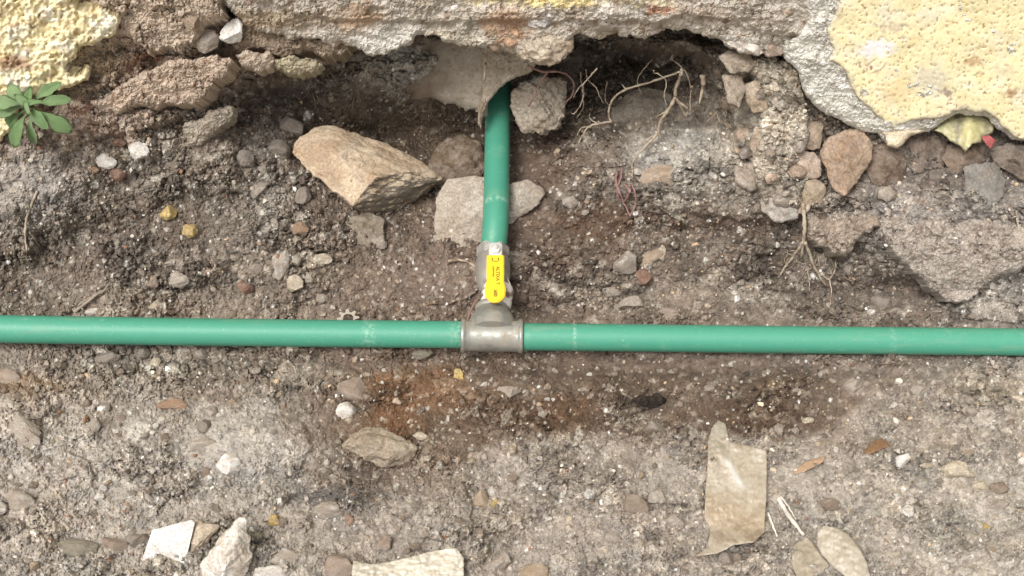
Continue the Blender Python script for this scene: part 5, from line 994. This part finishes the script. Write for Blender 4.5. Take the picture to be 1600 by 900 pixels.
# ------------------------------------------------------------------ litter
def over(off): return lambda X, Y: gsm(X, Y) + off
def gsm(X, Y):      # smoothed ground: the sheet bridges the small bumps
    s = 0
    for dx, dy in ((0, 0), (9, 0), (-9, 0), (0, 9), (0, -9), (14, 14), (-14, 14), (14, -14), (-14, -14)): s = s + surf_np(X + dx, Y + dy)
    return s / 9
def litter(name, poly, off, colfn, label, cat, nz=None, jag=1.5, thick=.0012, step=1.6, mat=None, seed=1):
    o, _ = slab(name, poly, over(off), colfn, mat or M_SHEET, tuple(-CX * thick), step, 3, .0008, jag, seed, None, nz)
    me = o.data; c = P(sum(p[0] for p in poly) / len(poly), sum(p[1] for p in poly) / len(poly), 0); me.transform(Matrix.Translation(-c)); o.location = c
    tag(o, label, cat); return o
def wr_col(X, Y, s):
    c = patchy((160, 150, 134), [((174, 167, 154), 30, -.1, .4, .7), ((144, 126, 104), 16, .15, .5, .6), ((120, 98, 78), 4, .42, .6, .6)], 71)(X, Y, s)
    k = smooth(1 - np.abs(Y - 800 - .3 * (X - 1110)) / 50)[..., None] * .35; c = c * (1 - k) + np.array((168, 142, 112.)) * k
    dd = (X - 1146) * .88 - (Y - 738) * .47; al = (X - 1146) * .47 + (Y - 738) * .88; k = (np.exp(-(dd / 4.5) ** 2) * smooth((36 - np.abs(al)) / 20))[..., None] * .85; c = c * (1 - k) + np.array((226, 225, 221.)) * k  # glossy highlight of the fold, painted on as a whitish streak
    k = smooth((fbm(X / 22, Y / 16, 4, 83) - .02) / .2)[..., None] * smooth((Y - 770) / 70)[..., None] * .7; c = c * (1 - k) + np.array((138, 122, 106.)) * k
    k = smooth(1 - np.hypot(X - 1122, (Y - 672)) / 26)[..., None] * .8; return c * (1 - k) + np.array((172, 166, 154.)) * k
def wr_nz(X, Y, s):
    d = (X - 1140) * .9 - (Y - 735) * .42                     # raised crease
    f = .0035 * np.exp(-(d / 6) ** 2) * smooth((790 - Y) / 60) * smooth((Y - 690) / 20)
    f += .004 * smooth((X - 1165) / 34) * smooth((Y - 690) / 60) + .006 * smooth((Y - 820) / 35)
    for a, ph in ((.8, 0), (.35, 9), (1.2, 21)): f += .0010 * np.abs(np.sin((X * math.cos(a) + Y * math.sin(a) + ph) / 9)) * smooth((Y - 760) / 60)
    return f + .0016 * fbm(X / 30, Y / 30, 2, 5)
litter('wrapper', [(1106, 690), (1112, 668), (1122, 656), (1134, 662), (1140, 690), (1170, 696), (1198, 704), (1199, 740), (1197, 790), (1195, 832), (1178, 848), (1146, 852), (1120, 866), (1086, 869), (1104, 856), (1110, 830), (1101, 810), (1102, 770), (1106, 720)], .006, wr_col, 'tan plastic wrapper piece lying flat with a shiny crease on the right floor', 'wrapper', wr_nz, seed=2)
def pap_nz(X, Y, s): return .0035 * fbm(X / 26, Y / 9, 3, 15, .6) + .004 * np.exp(-((X - 700) / 26) ** 2) + .0012 * np.abs(np.sin(X / 8 + Y / 21))
litter('crumpled_paper', [(548, 905), (552, 876), (580, 882), (620, 876), (650, 868), (672, 862), (700, 857), (716, 856), (724, 872), (724, 930), (640, 940), (560, 936)], .008, patchy((188, 182, 168), [((170, 160, 142), 20, 0, .4, .7), ((150, 132, 110), 12, .3, .5, .8)], 81), 'crumpled cream paper at the bottom edge left of the middle', 'paper', pap_nz, 3, seed=3)
def hus_nz(X, Y, s): return .010 * np.clip(1 - (((X - 1318) * .75 + (Y - 858) * -.66) / 34) ** 2, 0, 1) + .0008 * np.sin(((X - 1318) * .66 + (Y - 858) * .75) / 5)
litter('husk', [(1276, 852), (1277, 832), (1286, 822), (1306, 824), (1326, 834), (1344, 858), (1356, 880), (1362, 905), (1330, 908), (1300, 885), (1284, 868)], .003, patchy((166, 157, 142), [((184, 179, 168), 26, 0, .5, .7), ((168, 148, 118), 10, .3, .6, .5)], 91), 'curved cream husk at the bottom right', 'husk', hus_nz, 2, seed=4)
litter('torn_paper', [(1240, 850), (1262, 838), (1276, 856), (1296, 884), (1276, 900), (1246, 905), (1236, 880)], .004, patchy((150, 140, 124), [((162, 152, 136), 16, 0, .5, .7)], 95), 'dull torn paper scrap left of the curved cream husk', 'paper', lambda X, Y, s: .003 * fbm(X / 18, Y / 18, 2, 6), 3, seed=5)
litter('bark_chip', [(1238, 736), (1262, 720), (1290, 713), (1286, 722), (1256, 738), (1242, 742)], .003, patchy((158, 132, 108), [((174, 150, 126), 10, 0, .4, .6)], 96), 'thin orange brown bark chip right of the wrapper', 'bark', lambda X, Y, s: .0015 * fbm(X / 12, Y / 12, 2, 7), 2, seed=6)
litter('dry_leaf', [(1349, 706), (1362, 690), (1378, 684), (1394, 697), (1378, 702), (1358, 711)], .005, patchy((128, 98, 74), [((150, 120, 92), 10, 0, .4, .6)], 97), 'curled brown dry leaf left of the white angular stone', 'leaf', lambda X, Y, s: .004 * np.sin((Y - 697) / 9.), 2, seed=7)
# painted plastic scrap caught under the plaster, with a pink bit
scr = empty('plastic_scrap', P(1505, 205, -.01)); tag(scr, 'crushed yellow green plastic scrap with a pink corner stuck under the right plaster', 'scrap')
def sc_col(X, Y, s):
    c = patchy((172, 166, 128), [((128, 122, 100), 22, -.1, .3, .8), ((206, 196, 150), 14, .1, .5, .7)], 98)(X, Y, s); k = smooth(ell(1518, 205, 16, 16, X, Y) * 2 - .3)[..., None]; return c * (1 - k) + np.array((186, 178, 130.)) * k
slab('plastic_skin', [(1455, 204), (1478, 190), (1500, 182), (1536, 180), (1554, 194), (1552, 208), (1540, 214), (1534, 224), (1520, 224), (1508, 238), (1498, 228), (1484, 220), (1470, 208)], lambda X, Y: -.022 + .0002 * (Y - 200) + .010 * np.exp(-((X - 1516) / 14) ** 2), sc_col, M_SHEET, (0, .015, 0), 1.6, 5, .004, 3, 8, scr, lambda X, Y, s: .003 * fbm(X / 14, Y / 14, 2, 8))
stone(1533, 210, 1559, 230, 'rose', None, 30, .5, .75, name='pink_corner', parent=scr, dust=.1, wref=-.012)
# little toothed washer half hidden behind the left pipe
bm = bmesh.new(); n = 32; c0 = P(544, 497, -.030); vo = []; vi = []
for k_ in range(2):
    for i in range(n):
        a = 2 * math.pi * i / n; r = (15 + 3.0 * (1 if i % 4 < 2 else -1)) * PX; q = c0 + vec(r * math.cos(a), r * math.sin(a) * .8, r * math.sin(a) * -.2 + k_ * .0016); vo.append(bm.verts.new(q))
    for i in range(n):
        a = 2 * math.pi * i / n; r = 8.5 * PX; vi.append(bm.verts.new(c0 + vec(r * math.cos(a), r * math.sin(a) * .8, r * math.sin(a) * -.2 + k_ * .0016)))
for i in range(n):
    j = (i + 1) % n
    bm.faces.new((vo[i], vo[j], vi[j], vi[i])); bm.faces.new((vo[n + i], vi[n + i], vi[n + j], vo[n + j])); bm.faces.new((vo[i], vo[n + i], vo[n + j], vo[j])); bm.faces.new((vi[i], vi[j], vi[n + j], vi[n + i]))
bmesh.ops.recalc_face_normals(bm, faces=bm.faces[:]); me = bpy.data.meshes.new('washer'); bm.to_mesh(me); bm.free()
tag(link('washer', me, mat_plain('dull_cap', (150, 140, 126), .6, .2)), 'small toothed washer half hidden behind the left pipe', 'washer')

# ------------------------------------------------------------------ the weed
M_LEAF = mat_plain('weed_leaf', (146, 174, 124), .75, 0, 90, .35, 0, .35, dirt=(156, 168, 144), dscale=60, drange=(.5, .75))
_n = M_LEAF.node_tree.nodes; _l = M_LEAF.node_tree.links; _b = _n['Principled BSDF']; _oi = _n.new('ShaderNodeObjectInfo')
_r = ramp_node(_n, _l, _oi.outputs['Random'], 0, 1, (.78, .84, .74, 1), (1.12, 1.06, 1.1, 1)); _l.new(mixc(_n, _l, 'MULTIPLY', 1.0, _b.inputs['Base Color'].links[0].from_socket, _r.outputs[0]), _b.inputs['Base Color'])
M_STEM = mat_plain('weed_stem', (150, 128, 84), .6)
weed = empty('weed', P(50, 166, surf_max(50, 166, 14) + .008)); tag(weed, 'small green rosette weed growing on the wall rubble at the left edge', 'weed')
WC = P(50, 165, .045)
def leaf(tx, ty, wid, dw, seed, tone=1.0):
    """spoon-shaped leaf from the heart of the rosette out to (tx, ty)"""
    tip = P(tx, ty, .045 + dw); ax = tip - WC; L = ax.length; d = ax.normalized(); sd_ = d.cross(Vector(CX)).normalized(); up = sd_.cross(d).normalized()
    if up.dot(Vector(CX)) < 0: up = -up
    bm = bmesh.new(); rows = []; nL, nW = 14, 4; rg_ = random.Random(seed); tw = rg_.uniform(-.25, .25)
    for i in range(nL + 1):
        t = i / nL; hw_ = wid * .86 * PX * (.10 + .9 * smooth((t - .22) / .5)) * math.sqrt(max(0, 1 - max(0, (t - .66) / .345) ** 2)) * (1 + .09 * math.sin(t * 17 + seed * 2.3) + .04 * math.sin(t * 41 + seed))
        wid_ = wid; cpt = WC + d * L * t + up * (.010 * math.sin(math.pi * min(t * 1.0, 1)) - .003 * t)
        rows.append([bm.verts.new(cpt + sd_ * hw_ * (j / nW) * math.cos(tw) + up * (abs(j / nW) * hw_ * .42 + .0006 * math.sin(j * 2.1 + i * 1.3 + seed) + (j / nW) * hw_ * math.sin(tw))) for j in range(-nW, nW + 1)])
    for a, b in zip(rows, rows[1:]):
        for j in range(2 * nW): bm.faces.new((a[j], a[j + 1], b[j + 1], b[j]))
    r = bmesh.ops.solidify(bm, geom=bm.faces[:], thickness=.0006); bmesh.ops.recalc_face_normals(bm, faces=bm.faces[:])
    me = bpy.data.meshes.new('leaf'); bm.to_mesh(me); bm.free(); shade(me, True); link('leaf', me, M_LEAF, weed)
for i, l in enumerate([(12, 134, 13, .012), (-14, 160, 13, .014), (-6, 178, 14, .004), (46, 138, 8, .020), (94, 129, 10, .012), (110, 155, 10, .008), (112, 206, 15, -.004), (72, 200, 11, .012), (20, 230, 14, .0), (54, 226, 9, -.014), (12, 200, 13, -.016), (24, 150, 9, .022), (62, 158, 5, .026), (44, 176, 5, .026)]):
    leaf(*l, i)
tube('stem', [WC + vec(0, -.004, -.035), WC + vec(.001, -.002, -.015), WC + vec(0, 0, .002)], [.0022, .0022, .0016], M_STEM, weed, 8)
print('objects', len(bpy.data.objects), 'tris', sum(len(o.data.polygons) for o in bpy.data.objects if o.type == 'MESH'))
